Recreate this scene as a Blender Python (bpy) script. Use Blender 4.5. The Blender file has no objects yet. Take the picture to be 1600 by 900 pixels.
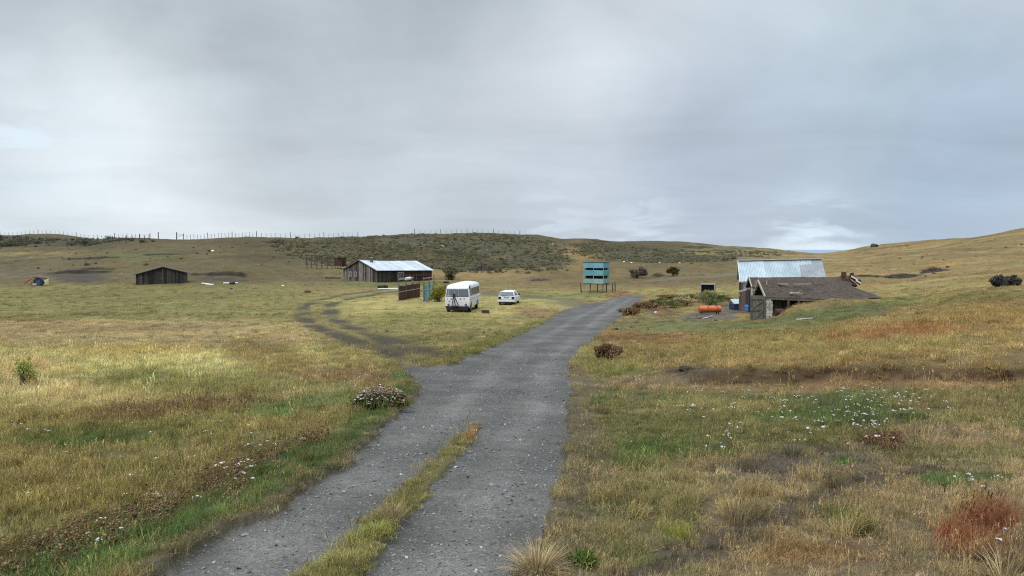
import bpy, bmesh, math, random
import numpy as np
from mathutils import Vector, Matrix, Euler
R = math.radians
DENOISE = False
random.seed(7)
rng = np.random.default_rng(11)
S = bpy.context.scene
COL = S.collection

# ------------------------------------------------------------------ camera
CZ, PITCH, F = 6.0, R(3.0), 1155.0
CP, SP = math.cos(PITCH), math.sin(PITCH)
cam_d = bpy.data.cameras.new('camera')
cam = bpy.data.objects.new('camera', cam_d); COL.objects.link(cam)
cam.location = (0, 0, CZ); cam.rotation_euler = (R(90) - PITCH, 0, 0)
cam_d.sensor_width = 36; cam_d.lens = 36 * F / 1600
cam_d.clip_start = 0.1; cam_d.clip_end = 90000
S.camera = cam
S.view_settings.view_transform = 'Standard'
S.view_settings.look = 'None'
S.view_settings.gamma = 1; S.view_settings.use_curve_mapping = False
S.view_settings.exposure = 0.3
try:
    S.cycles.max_bounces = 5; S.cycles.diffuse_bounces = 2; S.cycles.glossy_bounces = 2
    S.cycles.transmission_bounces = 3; S.cycles.transparent_max_bounces = 6
    S.cycles.caustics_reflective = False; S.cycles.caustics_refractive = False
    S.cycles.use_denoising = DENOISE; S.cycles.filter_width = 1.15
except Exception: pass

# ------------------------------------------------------------------ light
SUN_EL, SUN_AZ = R(48), R(215)           # high behind the left shoulder, through thick cloud
sd = bpy.data.lights.new('sun', 'SUN'); sd.energy = 1.5; sd.angle = R(24); sd.color = (1.0, 0.96, 0.9)
so = bpy.data.objects.new('sun', sd); COL.objects.link(so)
sdir = Vector((math.sin(SUN_AZ) * math.cos(SUN_EL), math.cos(SUN_AZ) * math.cos(SUN_EL), math.sin(SUN_EL)))
so.rotation_euler = (-sdir).to_track_quat('-Z', 'Y').to_euler(); so.location = (0, -20, 40)

def lin(c):
    return tuple(((x / 255) / 12.92 if x / 255 <= 0.04045 else ((x / 255 + 0.055) / 1.055) ** 2.4) for x in c)
def raydir(u, v):
    b = (450 - v) / F; a = (u - 800) / F
    return Vector((a, CP + b * SP, -SP + b * CP)).normalized()

W = bpy.data.worlds.new('World'); S.world = W; W.use_nodes = True; W.cycles.sampling_method = 'MANUAL'; W.cycles.sample_map_resolution = 512
nt = W.node_tree; N = nt.nodes; L = nt.links; N.clear()
def wn(t, **k):
    n = N.new(t)
    for a, b in k.items(): setattr(n, a, b)
    return n
def wm(op, a, b=None, c=None):
    n = wn('ShaderNodeMath', operation=op)
    for i, s in enumerate((a, b, c)):
        if s is None: continue
        if isinstance(s, (int, float)): n.inputs[i].default_value = s
        else: L.new(s, n.inputs[i])
    return n.outputs[0]
def wmix(fac, a, b, bt='MIX'):
    n = wn('ShaderNodeMix', data_type='RGBA', blend_type=bt); n.clamp_factor = True
    for s, i in ((fac, 0), (a, 6), (b, 7)):
        if isinstance(s, (int, float)): n.inputs[i].default_value = s
        elif isinstance(s, tuple): n.inputs[i].default_value = (*s, 1)
        else: L.new(s, n.inputs[i])
    return n.outputs[2]
out = wn('ShaderNodeOutputWorld'); bg = wn('ShaderNodeBackground'); L.new(bg.outputs[0], out.inputs[0])
sky = wn('ShaderNodeTexSky', sky_type='NISHITA', sun_disc=False); sky.sun_elevation = SUN_EL; sky.sun_rotation = SUN_AZ
tc = wn('ShaderNodeTexCoord'); DIR = tc.outputs['Generated']
sep = wn('ShaderNodeSeparateXYZ'); L.new(DIR, sep.inputs[0])
zz = wm('MAXIMUM', sep.outputs[2], 0.0)
# cloud sheet: the direction projected on a plane overhead, so streaks flatten towards the horizon
inv = wm('DIVIDE', 1.0, wm('ADD', zz, 0.13))
cp = wn('ShaderNodeCombineXYZ'); L.new(wm('MULTIPLY', sep.outputs[0], inv), cp.inputs[0]); L.new(wm('MULTIPLY', sep.outputs[1], inv), cp.inputs[1])
def wnoise(vec, scale, detail, rough, dist=0.0, off=(0, 0, 0), sc=(1, 1, 1)):
    mp = wn('ShaderNodeMapping'); mp.inputs['Location'].default_value = off; mp.inputs['Scale'].default_value = sc; L.new(vec, mp.inputs[0])
    n = wn('ShaderNodeTexNoise'); n.inputs['Scale'].default_value = scale; n.inputs['Detail'].default_value = detail
    n.inputs['Roughness'].default_value = rough; n.inputs['Distortion'].default_value = dist; L.new(mp.outputs[0], n.inputs[0])
    return n.outputs[0]
def ramp(x, a, b, smooth=True):
    n = wn('ShaderNodeMapRange', interpolation_type='SMOOTHSTEP' if smooth else 'LINEAR'); L.new(x, n.inputs[0])
    n.inputs[1].default_value = a; n.inputs[2].default_value = b; return n.outputs[0]
wrp = wnoise(DIR, 5.0, 4, 0.55)
def lobe(u, v, deg, warp=0.35):
    d = raydir(u, v)
    dp = wn('ShaderNodeVectorMath', operation='DOT_PRODUCT'); L.new(DIR, dp.inputs[0]); dp.inputs[1].default_value = d
    ang = wm('ARCCOSINE', wm('MINIMUM', dp.outputs['Value'], 1.0))
    ang = wm('ADD', ang, wm('MULTIPLY', wm('SUBTRACT', wrp, 0.5), warp * R(deg) * 2))
    return ramp(ang, R(deg), 0.0)
col = wmix(0.0, lin((186, 193, 202)), (0, 0, 0))
for (u, v, deg, rgb, s) in SKY_LOBES if 'SKY_LOBES' in globals() else (
        (280, 80, 20, (154, 162, 170), 0.95), (660, 10, 18, (162, 170, 178), 0.85), (1060, 10, 10, (184, 188, 193), 0.5),
        (210, 300, 17, (226, 231, 236), 0.95), (30, 330, 11, (216, 224, 232), 0.7), (940, 150, 15, (212, 217, 224), 0.9),
        (760, 215, 14, (198, 202, 208), 0.5), (1330, 110, 15, (190, 203, 211), 0.8), (1100, 295, 14, (166, 176, 192), 0.85),
        (1470, 300, 15, (160, 176, 196), 0.9), (1560, 190, 10, (168, 182, 199), 0.6), (1200, 200, 12, (176, 186, 200), .6), (860, 320, 11, (180, 188, 201), .6), (520, 310, 12, (196, 202, 210), 0.6), (470, 130, 12, (182, 187, 195), .6)):
    f = wm('MULTIPLY', lobe(u, v, deg), s); col = wmix(f, col, lin(rgb))
# soft streaky cloud texture
n1 = wnoise(cp.outputs[0], 0.55, 6, 0.58, 0.6, (3, 1, 0), (1.0, 1.6, 1)); n2 = wnoise(DIR, 3.6, 6, 0.52, 0.35, (0.4, 0, 2), (1, 1, 1.5))
tx = wm('ADD', wm('MULTIPLY', wm('SUBTRACT', n1, 0.5), 0.40), wm('MULTIPLY', wm('SUBTRACT', n2, 0.5), 0.55))
tg = wn('ShaderNodeCombineXYZ'); t1 = wm('ADD', tx, 1.0)
for i in range(3): L.new(t1, tg.inputs[i])
col = wmix(1.0, col, tg.outputs[0], 'MULTIPLY'); col = wmix(1.0, col, (0.966, 1.0, 1.0), 'MULTIPLY')
# broken bright rifts low over the horizon
n3 = wnoise(DIR, 9.0, 6, 0.6, 0.4, (0.2, 0.1, 0.3), (1, 1, 4.2))
rift = ramp(n3, 0.45, 0.64)
low = wm('MAXIMUM', lobe(1270, 395, 6, 0.1), wm('MAXIMUM', wm('MULTIPLY', lobe(1000, 372, 5.5, 0.2), 0.55), wm('MULTIPLY', lobe(40, 212, 5.5, 0.2), 0.75)))
low = wm('MAXIMUM', low, wm('MULTIPLY', lobe(870, 345, 5, 0.2), 0.4))
col = wmix(wm('MULTIPLY', rift, low), col, lin((214, 230, 241)))
strip = wm('MULTIPLY', ramp(zz, 0.012, 0.002), lobe(1275, 389, 6, 0.1))
col = wmix(wm('MULTIPLY', strip, 0.8), col, lin((222, 235, 244)))
# an overcast sky is brighter overhead than at the horizon
br = wm('ADD', 1.0, wm('MULTIPLY', ramp(zz, 0.36, 0.95), 3.3))
bg3 = wn('ShaderNodeCombineXYZ'); br10 = wm('MULTIPLY', br, 9.4)
for i in range(3): L.new(br10, bg3.inputs[i])
col = wmix(1.0, col, bg3.outputs[0], 'MULTIPLY')
fin = wmix(0.97, sky.outputs[0], col)
L.new(fin, bg.inputs[0]); bg.inputs[1].default_value = 0.1
# ------------------------------------------------------------------ projection helpers
def at(u, v, Y):
    b = (450 - v) / F; dy = CP + b * SP; dz = -SP + b * CP
    return Vector(((u - 800) / F / dy * Y, Y, CZ + dz / dy * Y))
def uv_of(x, y, z):
    d = y * CP - (z - CZ) * SP; up = y * SP + (z - CZ) * CP
    d = np.maximum(d, 0.3)
    return 800 + F * x / d, 450 - F * up / d

# ------------------------------------------------------------------ numpy noise
def _hash(ix, iy, seed):
    h = (ix.astype(np.int64) * 374761393 + iy.astype(np.int64) * 668265263 + seed * 1442695041) & 0xffffffff
    h = ((h ^ (h >> 13)) * 1274126177) & 0xffffffff
    h = (h ^ (h >> 16)) & 0xffffffff
    return h.astype(np.float64) / 4294967295.0
def vnoise(x, y, seed=0):
    ix = np.floor(x); iy = np.floor(y); fx = x - ix; fy = y - iy
    ix = ix.astype(np.int64); iy = iy.astype(np.int64)
    sx = fx * fx * fx * (fx * (fx * 6 - 15) + 10); sy = fy * fy * fy * (fy * (fy * 6 - 15) + 10)
    a = _hash(ix, iy, seed); b = _hash(ix + 1, iy, seed); c = _hash(ix, iy + 1, seed); d = _hash(ix + 1, iy + 1, seed)
    return (a + (b - a) * sx) + ((c + (d - c) * sx) - (a + (b - a) * sx)) * sy - 0.5
def fbm(x, y, scale, oct=4, seed=0, gain=0.5):
    s = 0; a = 1; f = 1.0 / scale; n = 0
    for i in range(oct):
        s = s + a * vnoise(x * f + 17.3 * i, y * f - 9.1 * i, seed + i); n += a; a *= gain; f *= 2.03
    return s / n * 2          # about -1..1
def sm(x, a, b):
    t = np.clip((x - a) / (b - a), 0, 1); return t * t * (3 - 2 * t)

# ------------------------------------------------------------------ terrain table: drop below the eye along the sight lines
base = [(2, 2.05), (6, 2.6), (9, 2.85), (13, 3.2), (18, 3.6), (24, 3.95), (32, 4.35), (42, 4.8), (55, 5.25), (70, 5.6)]
def colm(near, far):
    k = list(near) + list(far); Yr, dr = k[-1]
    k += [(Yr * 1.12, dr + 0.25), (Yr * 1.4, dr + 5), (Yr * 2.2, dr + 18), (max(Yr * 4, 900), 41.5), (1600, 42.5)]
    return k
r1000 = [(2, 2.05), (6, 2.6), (9, 2.85), (13, 3.18), (17.5, 3.55), (19.5, 3.62), (24, 3.85), (32, 4.25), (42, 4.7), (55, 5.0), (70, 5.05)]
r1200 = [(2, 2.05), (6, 2.6), (9, 2.8), (13, 3.1), (18, 3.47), (19.2, 3.3), (24, 3.45), (32, 3.85), (42, 4.5), (52, 5.0), (60, 4.97)]
r1400 = [(2, 2.05), (6, 2.6), (9, 2.75), (13, 3.0), (17.5, 3.33), (18.6, 3.0), (24, 3.02), (32, 3.3), (42, 3.75), (55, 4.1), (70, 4.2), (85, 4.0)]
r1600 = [(2, 2.0), (6, 2.55), (9, 2.7), (13, 2.9), (16.8, 3.13), (17.9, 2.78), (24, 2.7), (32, 2.75), (42, 2.85), (55, 2.9), (70, 2.7), (85, 2.4)]
COLS = [
    (-500, colm(base, [(85, 5.6), (107, 5.2), (125, 4.4), (170, 2.0), (210, -.5), (300, -5)])),
    (0, colm(base, [(85, 5.6), (107, 5.15), (125, 4.38), (170, 1.7), (210, -.8), (300, -6.0)])),
    (100, colm(base, [(85, 5.6), (107, 5.15), (125, 4.3), (160, 1.8), (200, -.6), (270, -6.4)])),
    (200, colm(base, [(85, 5.55), (110, 5.1), (125, 4.2), (150, 2.0), (180, -.7), (207, -3.5)])),
    (275, colm(base, [(85, 5.55), (112, 5.05), (128, 4.0), (155, 1.6), (180, -.9), (205, -3.4)])),
    (400, colm(base, [(85, 5.5), (115, 5.03), (135, 3.57), (160, 1.18), (190, -1.9), (215, -4.25)])),
    (500, colm(base, [(85, 5.5), (115, 5.0), (135, 3.57), (165, .8), (200, -2.0), (240, -4.7)])),
    (600, colm(base, [(85, 5.55), (118, 4.85), (135, 4.1), (155, 3.0), (190, 0.0), (220, -3.1), (250, -5.1)])),
    (750, colm(base, [(90, 5.5), (110, 5.3), (130, 4.56), (145, 3.83), (165, 2.2), (200, -1.3), (230, -4.3), (255, -6.1)])),
    (850, colm(base, [(85, 5.55), (100, 5.24), (130, 4.56), (160, 3.1), (195, .4), (230, -3.1), (255, -5.1)])),
    (900, colm(base, [(85, 5.5), (100, 5.25), (130, 4.75), (165, 3.2), (210, .1), (250, -3.1), (280, -4.2)])),
    (1000, colm(r1000, [(85, 5.1), (95, 5.05), (120, 4.4), (150, 3.7), (190, 1.7), (240, -1.35), (300, -3.6)])),
    (1100, colm(r1000[:5] + [(19.3, 3.5), (24, 3.7), (32, 4.1), (42, 4.65), (52, 5.0), (60, 5.0)], [(85, 4.8), (110, 4.3), (140, 3.7), (190, 2.0), (240, -.3), (290, -2.8)])),
    (1180, colm(r1200, [(85, 4.75), (110, 4.2), (150, 3.2), (200, 1.6), (260, -1.4)])),
    (1240, colm(r1200, [(85, 4.6), (110, 4.0), (150, 3.1), (200, 1.9), (255, .35)])),
    (1290, colm(r1200[:8] + [(42, 4.3), (52, 4.6), (70, 4.5)], [(100, 3.8), (150, 2.9), (190, 2.1), (230, 1.3)])),
    (1340, colm(r1400[:9] + [(55, 4.3), (70, 4.2)], [(100, 3.4), (150, 2.7), (190, 1.4), (230, -.4)])),
    (1400, colm(r1400, [(100, 3.6), (130, 2.8), (180, .9), (230, -2.3)])),
    (1470, colm([(a, (b + c) / 2) for (a, b), (_, c) in zip(r1400, r1600)], [(100, 2.9), (130, 2.0), (175, -.3), (225, -3.75)])),
    (1530, colm(r1600[:10] + [(70, 3.0), (85, 2.8)], [(100, 2.4), (130, 1.4), (170, -1.2), (215, -4.4)])),
    (1600, colm(r1600, [(100, 2.0), (130, .8), (165, -1.8), (200, -6.9)])),
    (1720, colm(r1600, [(100, 1.6), (130, -.2), (165, -3.8), (200, -10.6)])),
    (2300, colm(r1600, [(100, 1.0), (130, -1.2), (165, -6), (210, -16)])),
]
LY0, LY1, NY = math.log(2.0), math.log(1600.0), 1400
lgrid = np.linspace(LY0, LY1, NY)
UG = np.arange(-700, 2501, 10.0)
tab = np.array([np.interp(lgrid, [math.log(a) for a, _ in k], [b for _, b in k]) for _, k in COLS])
ucs = np.array([c for c, _ in COLS], float)
T = np.empty((len(UG), NY))
for j in range(NY): T[:, j] = np.interp(UG, ucs, tab[:, j])
def gblur(A, s, ax):
    r = int(3 * s) + 1; k = np.exp(-0.5 * (np.arange(-r, r + 1) / s) ** 2); k /= k.sum()
    P = np.pad(A, [(r, r) if i == ax else (0, 0) for i in range(2)], mode='edge')
    return np.apply_along_axis(lambda m: np.convolve(m, k, 'valid'), ax, P)
T = gblur(T, 2.4, 0); 
Ts = gblur(T, 14.0, 1); Tn = gblur(T, 3.5, 1)
wb = sm(lgrid, math.log(30), math.log(70)); T = Tn * (1 - wb) + Ts * wb

SCARPS = [  # u, v, half width px, height m  : little eroded banks
    (135, 402, 45, 0.8), (122, 428, 55, 0.9), (150, 425, 28, 0.6), (350, 432, 48, 1.0), (430, 379, 18, .8), (1090, 386, 26, 1.0),
    (1120, 391, 30, .8), (1165, 404, 30, .6), (700, 373, 22, 0.8), (830, 376, 16, 0.7), (760, 367, 16, .6), (940, 377, 20, .8), (1380, 432, 60, .5), (265, 396, 40, .5), (560, 380, 30, .8)]
_SC = None
def h_base(x, y):
    x = np.asarray(x, float); y = np.asarray(y, float)
    yc = np.clip(y, 4.0, 1599); u = 800 + F * x / yc
    fi = np.clip((u - UG[0]) / 10.0, 0, len(UG) - 1.001); fj = np.clip((np.log(yc) - LY0) / (LY1 - LY0) * (NY - 1), 0, NY - 1.001)
    i = fi.astype(int); j = fj.astype(int); a = fi - i; b = fj - j
    d = (T[i, j] * (1 - b) + T[i, j + 1] * b) * (1 - a) + (T[i + 1, j] * (1 - b) + T[i + 1, j + 1] * b) * a
    d = d - 0.13 * np.maximum(4.0 - y, 0) * (y > -8) - 0.13 * 12 * (y <= -8)
    return CZ - d
YS = np.geomspace(3.2, 900, 5000)
def g0(u, v, hf=None):
    b = (450 - v) / F; dy = CP + b * SP; dz = -SP + b * CP
    xs = (u - 800) / F / dy * YS; zs = CZ + dz / dy * YS
    d = zs - (hf or h_base)(xs, YS)
    k = np.argmax(d <= 0)
    if d[k] > 0: k = len(YS) - 1
    return Vector((xs[k], YS[k], zs[k]))
BANK = None
_bk = [g0(u, v) for u, v in ((960, 594), (1000, 594), (1150, 593), (1300, 595), (1450, 597), (1600, 600), (1800, 604))]; BANK = ([p.x for p in _bk], [p.y for p in _bk])
_SC = [(g0(u, v).x, g0(u, v).y, ru / F * g0(u, v).y, hh) for u, v, ru, hh in SCARPS]

def poly_sd(px, py, poly):
    """signed distance in metres to a polygon (positive inside)"""
    P = np.array(poly, float); d2 = np.full(px.shape, 1e12); ins = np.zeros(px.shape, bool)
    for k in range(len(P)):
        ax, ay = P[k]; bx, by = P[(k + 1) % len(P)]
        ex, ey = bx - ax, by - ay; wx, wy = px - ax, py - ay
        t = np.clip((wx * ex + wy * ey) / (ex * ex + ey * ey + 1e-12), 0, 1)
        d2 = np.minimum(d2, (wx - t * ex) ** 2 + (wy - t * ey) ** 2)
        c = ((ay > py) != (by > py)) & (px < (bx - ax) * (py - ay) / (by - ay + 1e-12) + ax)
        ins ^= c
    d = np.sqrt(d2); return np.where(ins, d, -d)
def line_d(px, py, pts):
    d2 = np.full(px.shape, 1e12)
    for (ax, ay), (bx, by) in zip(pts[:-1], pts[1:]):
        ex, ey = bx - ax, by - ay; wx, wy = px - ax, py - ay
        t = np.clip((wx * ex + wy * ey) / (ex * ex + ey * ey + 1e-12), 0, 1)
        d2 = np.minimum(d2, (wx - t * ex) ** 2 + (wy - t * ey) ** 2)
    return np.sqrt(d2)
gxy = lambda pts: [tuple(g0(u, v).xy) for u, v in pts]
ROAD = [(-4.6, -7), (-3.5, 2)] + gxy([(240, 900), (330, 845), (440, 790), (540, 727), (610, 667), (652, 618), (655, 600), (640, 585), (626, 573),
        (700, 571), (760, 546), (830, 513), (875, 488), (908, 477), (960, 466), (982, 459.5)]) \
    + gxy([(1012, 460), (995, 475), (962, 500), (935, 525), (908, 550), (885, 572), (889, 600), (886, 640), (880, 700), (866, 760), (842, 820), (815, 900)]) + [(-.45, 2), (-1.3, -7)]
STRIP_C = gxy([(745, 666), (700, 712), (642, 770), (582, 832), (522, 893)]) + [(-1.75, 2.0), (-2.4, -7)]
STRIP_W = [0.05, 0.12, 0.15, 0.16, 0.18, 0.19, 0.19]
RUT1 = gxy([(706, 560), (632, 540), (580, 521), (546, 510), (514, 492), (517, 476), (550, 465), (598, 456.5), (690, 455)])
RUT2 = gxy([(650, 566), (587, 545), (524, 521), (484, 506), (472, 494), (476, 480), (496, 469), (533, 459), (600, 453)])
BAND = gxy([(690, 455), (790, 462), (870, 467), (912, 477)])
PATH = gxy([(985, 440), (1040, 436), (1090, 435), (1115, 432), (1150, 427), (1175, 424)])

def fields(x, y):
    """gravel / strip / rut masks in metres on the ground"""
    e = 0.16 * fbm(x, y, 1.1, 4, 5) + 0.03 * fbm(x, y, .15, 2, 6); ef = np.clip(y / 30, .8, 2.2)
    sd = poly_sd(x, y, ROAD) + e * ef * 1.5 + .06
    gravel = sm(sd, -.06, .10)
    # centre strip, variable width
    P = np.array(STRIP_C); sdist = np.full(x.shape, 1e9); wloc = np.zeros(x.shape)
    for k in range(len(P) - 1):
        a = P[k]; b = P[k + 1]; ed = b - a
        t = np.clip(((x - a[0]) * ed[0] + (y - a[1]) * ed[1]) / (ed @ ed), 0, 1)
        d = np.hypot(x - a[0] - t * ed[0], y - a[1] - t * ed[1]); w = STRIP_W[k] + (STRIP_W[k + 1] - STRIP_W[k]) * t
        m = d - w < sdist - wloc; sdist = np.where(m, d, sdist); wloc = np.where(m, w, wloc)
    strip = sm(wloc - sdist + 0.10 * fbm(x, y, .5, 3, 8) + .03, -.04, .06)
    gravel = gravel * (1 - strip)
    n = fbm(x, y, 2.2, 3, 14)
    rut = np.maximum(sm(line_d(x, y, RUT1) + .45 * n, 1.0, .35), sm(line_d(x, y, RUT2) + .45 * n, .95, .3)) * (1 - gravel)
    band = sm(line_d(x, y, BAND) + 1.2 * n, 3.2, .8) * (1 - gravel)
    path = sm(line_d(x, y, PATH) + .5 * n, 2.2, 1.0)
    return gravel, strip, rut, band, path, sd

def h(x, y):
    x = np.asarray(x, float); y = np.asarray(y, float)
    z = h_base(x, y)
    for sx, sy, rw, hh in _SC:
        yy = y + 1.8 * fbm(x, y * 0.3, 3.6, 3, 33)
        z = z + .6 * hh * sm(yy, sy - .5, sy + .5) * np.exp(-((x - sx) / rw) ** 2) * np.exp(-np.maximum(y - sy, 0) / 14)
    z = z + np.interp(800 + F * x / np.maximum(y, 4), [1200, 1222, 1250, 1300, 1345, 1430], [0, .5, .98, .95, .55, 0]) * sm(y, 42, 50.6) * (1 - sm(y, 57, 66))
    if BANK is not None:
        yb = np.interp(x, BANK[0], BANK[1]) + .25 * fbm(x, y * 0, 1.3, 3, 34); z = z + .24 * sm(x, 3.6, 5.5) * sm(y, yb - .16, yb + .16) * np.exp(-np.maximum(y - yb, 0) / 7)
    far = sm(y, 25, 110)
    z = z + far * (1 - sm(y, 500, 900)) * (0.6 * fbm(x, y, 30, 4, 41) - .55 * np.abs(fbm(x, y * .6, 17, 3, 42)) + 0.15 * fbm(x, y, 6, 3, 43)) * np.clip((y - 25) / 90, 0, 1.4)
    return z
def h_full(x, y, F4=None):
    gravel, strip, rut, band, path, sd = F4 or fields(x, y)
    off = np.clip(1 - gravel, 0, 1)
    near = 1 - sm(y, 45, 120)
    z = h(x, y) + off * near * (0.045 * fbm(x, y, 1.4, 3, 51) + .03 * fbm(x, y, .35, 2, 53))
    z = z + gravel * (0.02 * fbm(x, y, 1.6, 3, 55) - 0.05) + strip * 0.02 - rut * .07
    z = z + 0.05 * sm(sd, -.9, -.15) * (1 - gravel) * (sd < 0)
    return z
def hz(x, y): return float(h_full(np.array([x], float), np.array([y], float))[0])
def g(u, v):
    p = g0(u, v, h); p.z = hz(p.x, p.y); return p
def gY(u, Y):
    """point on the ground in picture column u at depth Y"""
    x = (u - 800) / F * Y; return Vector((x, Y, hz(x, Y)))
# ------------------------------------------------------------------ what grows where (real albedo, linear)
ALB = 0.70
def C(*c): return np.array(lin(c)) * ALB
def paint(x, y, z, FL):
    gravel, strip, rut, band, path, sd = FL
    u0, v0 = uv_of(x, y, z)
    wx = fbm(x, y, 3.0, 4, 61); wy = fbm(x, y, 3.0, 4, 62); w2 = fbm(x, y, 14, 3, 63)
    k = np.clip(y / 20, .5, 2.2)
    u = u0 + (34 * wx + 22 * w2) / np.sqrt(k); v = v0 + (12 * wy + 5 * w2) / k
    n = x.size
    rgb = np.empty((n, 3)); rgb[:] = C(122, 108, 58)
    dens = np.ones(n); tall = np.full(n, .8); soil = np.zeros(n); straw = np.full(n, .25)
    def lay(m, c, d=None, t=None, s=None, so=None):
        nonlocal rgb, dens, tall, soil, straw
        m = np.clip(m, 0, 1); rgb = rgb * (1 - m[:, None]) + np.array(c) * m[:, None]
        if d is not None: dens = dens * (1 - m) + d * m
        if t is not None: tall = tall * (1 - m) + t * m
        if s is not None: straw = straw * (1 - m) + s * m
        if so is not None: soil = soil * (1 - m) + so * m
    def ell(cu, cv, ru, rv, a=0.0):
        du = u - cu; dv = v - cv; ca, sa = math.cos(R(a)), math.sin(R(a))
        return 1 - sm(np.hypot((du * ca + dv * sa) / ru, (-du * sa + dv * ca) / rv), .55, 1.2)
    def box(ua, ub, va, vb, su=40, sv=8):
        return sm(u, ua - su, ua + su) * (1 - sm(u, ub - su, ub + su)) * sm(v, va - sv, va + sv) * (1 - sm(v, vb - sv, vb + sv))
    def pl(pts, soft=1.3):
        d = np.full(n, 9.0)
        for (a, b, wa), (c, e, wb) in zip(pts[:-1], pts[1:]):
            ex, ey = c - a, e - b; t = np.clip(((u - a) * ex + (v - b) * ey) / (ex * ex + ey * ey), 0, 1)
            d = np.minimum(d, np.hypot(u - a - t * ex, v - b - t * ey) / (wa + (wb - wa) * t))
        return 1 - sm(d, .6, soft)
    # ---- left field
    lay(box(-900, 640, 640, 2000, 40, 25), C(128, 116, 60), t=.8, s=.35)
    lay(box(-900, 520, 525, 640, 60, 12), C(176, 164, 104), t=.95, s=.6)
    lay(ell(330, 600, 230, 22), C(128, 122, 64), t=.9, s=.25)
    lay(box(-900, 520, 500, 540, 50, 8), C(156, 134, 86), t=.8, s=.55)
    lay(ell(210, 548, 130, 12), C(172, 150, 84), s=.6)
    lay(box(-900, 480, 444, 500, 40, 6), C(112, 102, 54), t=.7, s=.3)
    lay(ell(120, 512, 260, 8), C(142, 118, 78), s=.5)
    lay(ell(60, 600, 80, 40), C(178, 158, 104), t=1.5, s=.7)
    lay(ell(300, 642, 190, 20, -4), C(104, 78, 48), t=.8, s=.4)
    lay(ell(150, 690, 170, 16), C(88, 100, 44), t=.7, s=.12)
    lay(ell(480, 640, 90, 18, -8), C(112, 122, 66), t=1.0, s=.15)
    lay(ell(90, 770, 170, 45), C(124, 110, 52), s=.4)
    lay(ell(420, 560, 90, 30, 12), C(134, 114, 66), s=.45)
    lay(ell(540, 590, 70, 14), C(128, 96, 62), d=.8, s=.5)
    lay(pl([(-60, 905, 22), (200, 818, 20), (340, 752, 17), (480, 692, 13)]), C(104, 82, 50), t=.9, s=.4)
    lay(pl([(-80, 1000, 60), (110, 895, 40), (230, 848, 36), (340, 792, 30), (430, 744, 26), (520, 704, 20), (600, 655, 18), (650, 612, 12)]), C(84, 98, 46), d=1.2, t=.6, s=.14)
    lay(ell(640, 588, 45, 8), C(84, 104, 50), s=.05)
    # ---- island between track and road
    lay(box(500, 900, 462, 568, 20, 6) * (u < 905), C(136, 123, 68), t=.7, s=.4)
    lay(pl([(700, 562, 14), (790, 535, 14), (870, 492, 9)]), C(108, 104, 46), t=.8, s=.15)
    lay(ell(840, 488, 45, 10), C(120, 98, 62), s=.5)
    lay(ell(640, 498, 90, 16), C(122, 114, 58)); lay(ell(700, 528, 90, 9), C(112, 102, 50))
    # ---- flats and far bench
    lay(box(480, 1000, 425, 458, 40, 5), C(120, 101, 60), t=.6, s=.4)
    lay(ell(620, 445, 150, 4), C(98, 98, 50)); lay(ell(900, 462, 130, 3.5), C(104, 102, 52)); lay(ell(960, 447, 110, 4), C(112, 106, 54))
    lay(box(-900, 520, 395, 444, 40, 6), C(102, 88, 54), t=.5, s=.4)
    lay(ell(225, 400, 75, 7), C(100, 96, 52)); lay(ell(60, 395, 80, 6), C(132, 112, 66))
    lay(ell(60, 408, 90, 5), C(104, 90, 66), so=.4); lay(ell(40, 428, 110, 9), C(104, 90, 68), so=.5)
    lay(ell(130, 433, 52, 11), C(78, 68, 56), d=.25, so=.9); lay(ell(345, 437, 55, 6), C(80, 71, 58), d=.2, so=.9)
    lay(ell(445, 436, 60, 4), C(104, 88, 66), so=.5); lay(ell(300, 393, 40, 4), C(92, 78, 64), so=.7)
    # ---- far hills
    lay(box(-900, 560, 340, 395, 40, 4), C(98, 84, 53), t=.5, s=.4)
    lay(box(360, 1230, 340, 412, 50, 5), C(88, 76, 48), t=.5, s=.35)
    lay(box(860, 1240, 402, 450, 40, 4), C(110, 92, 55), t=.5, s=.4)
    lay(ell(900, 398, 36, 20, -20), C(136, 110, 62), s=.4)
    lay(ell(760, 428, 130, 6), C(130, 104, 62)); lay(ell(830, 412, 60, 5), C(104, 84, 64), so=.4)
    scr = np.maximum.reduce([ell(690, 392, 200, 26, 4), ell(800, 388, 80, 22, 10), ell(560, 392, 90, 16, 8), ell(985, 394, 100, 14, 5), ell(1085, 402, 55, 8), ell(60, 378, 130, 9), ell(180, 373, 70, 4)])
    lay(scr * .9, C(80, 75, 53), s=.15)
    lay(ell(770, 402, 26, 6, -25), C(104, 88, 54)); lay(ell(835, 437, 26, 3), C(96, 80, 64), so=.6)
    lay(box(1060, 1240, 384, 402, 30, 3), C(112, 98, 60))
    # ---- right hillside
    lay(box(1230, 2600, 330, 452, 30, 8), C(122, 101, 59), t=.6, s=.5)
    st = fbm(x * .25, y, 9, 3, 71)
    lay((st > .12) * box(1230, 2600, 330, 470, 20, 8) * .5, C(118, 96, 52)); lay((st < -.2) * box(1230, 2600, 330, 470, 20, 8) * .5, C(150, 118, 64))
    lay(ell(1450, 447, 120, 9, -4), C(134, 116, 66)); lay(ell(1380, 476, 90, 8, -8), C(94, 98, 48), t=.6, s=.05)
    # ---- right slope above the bank
    lay(box(960, 2600, 476, 580, 40, 10), C(138, 114, 64), t=.85, s=.5)
    lay(ell(1400, 520, 200, 11, -6), C(140, 92, 50), s=.3); lay(ell(1560, 490, 120, 20, -4), C(142, 112, 58), s=.5)
    lay(ell(1300, 545, 260, 14), C(136, 118, 62), s=.5); lay(ell(1180, 520, 140, 10), C(124, 108, 54)); lay(ell(1050, 555, 90, 14), C(120, 104, 56))
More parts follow.
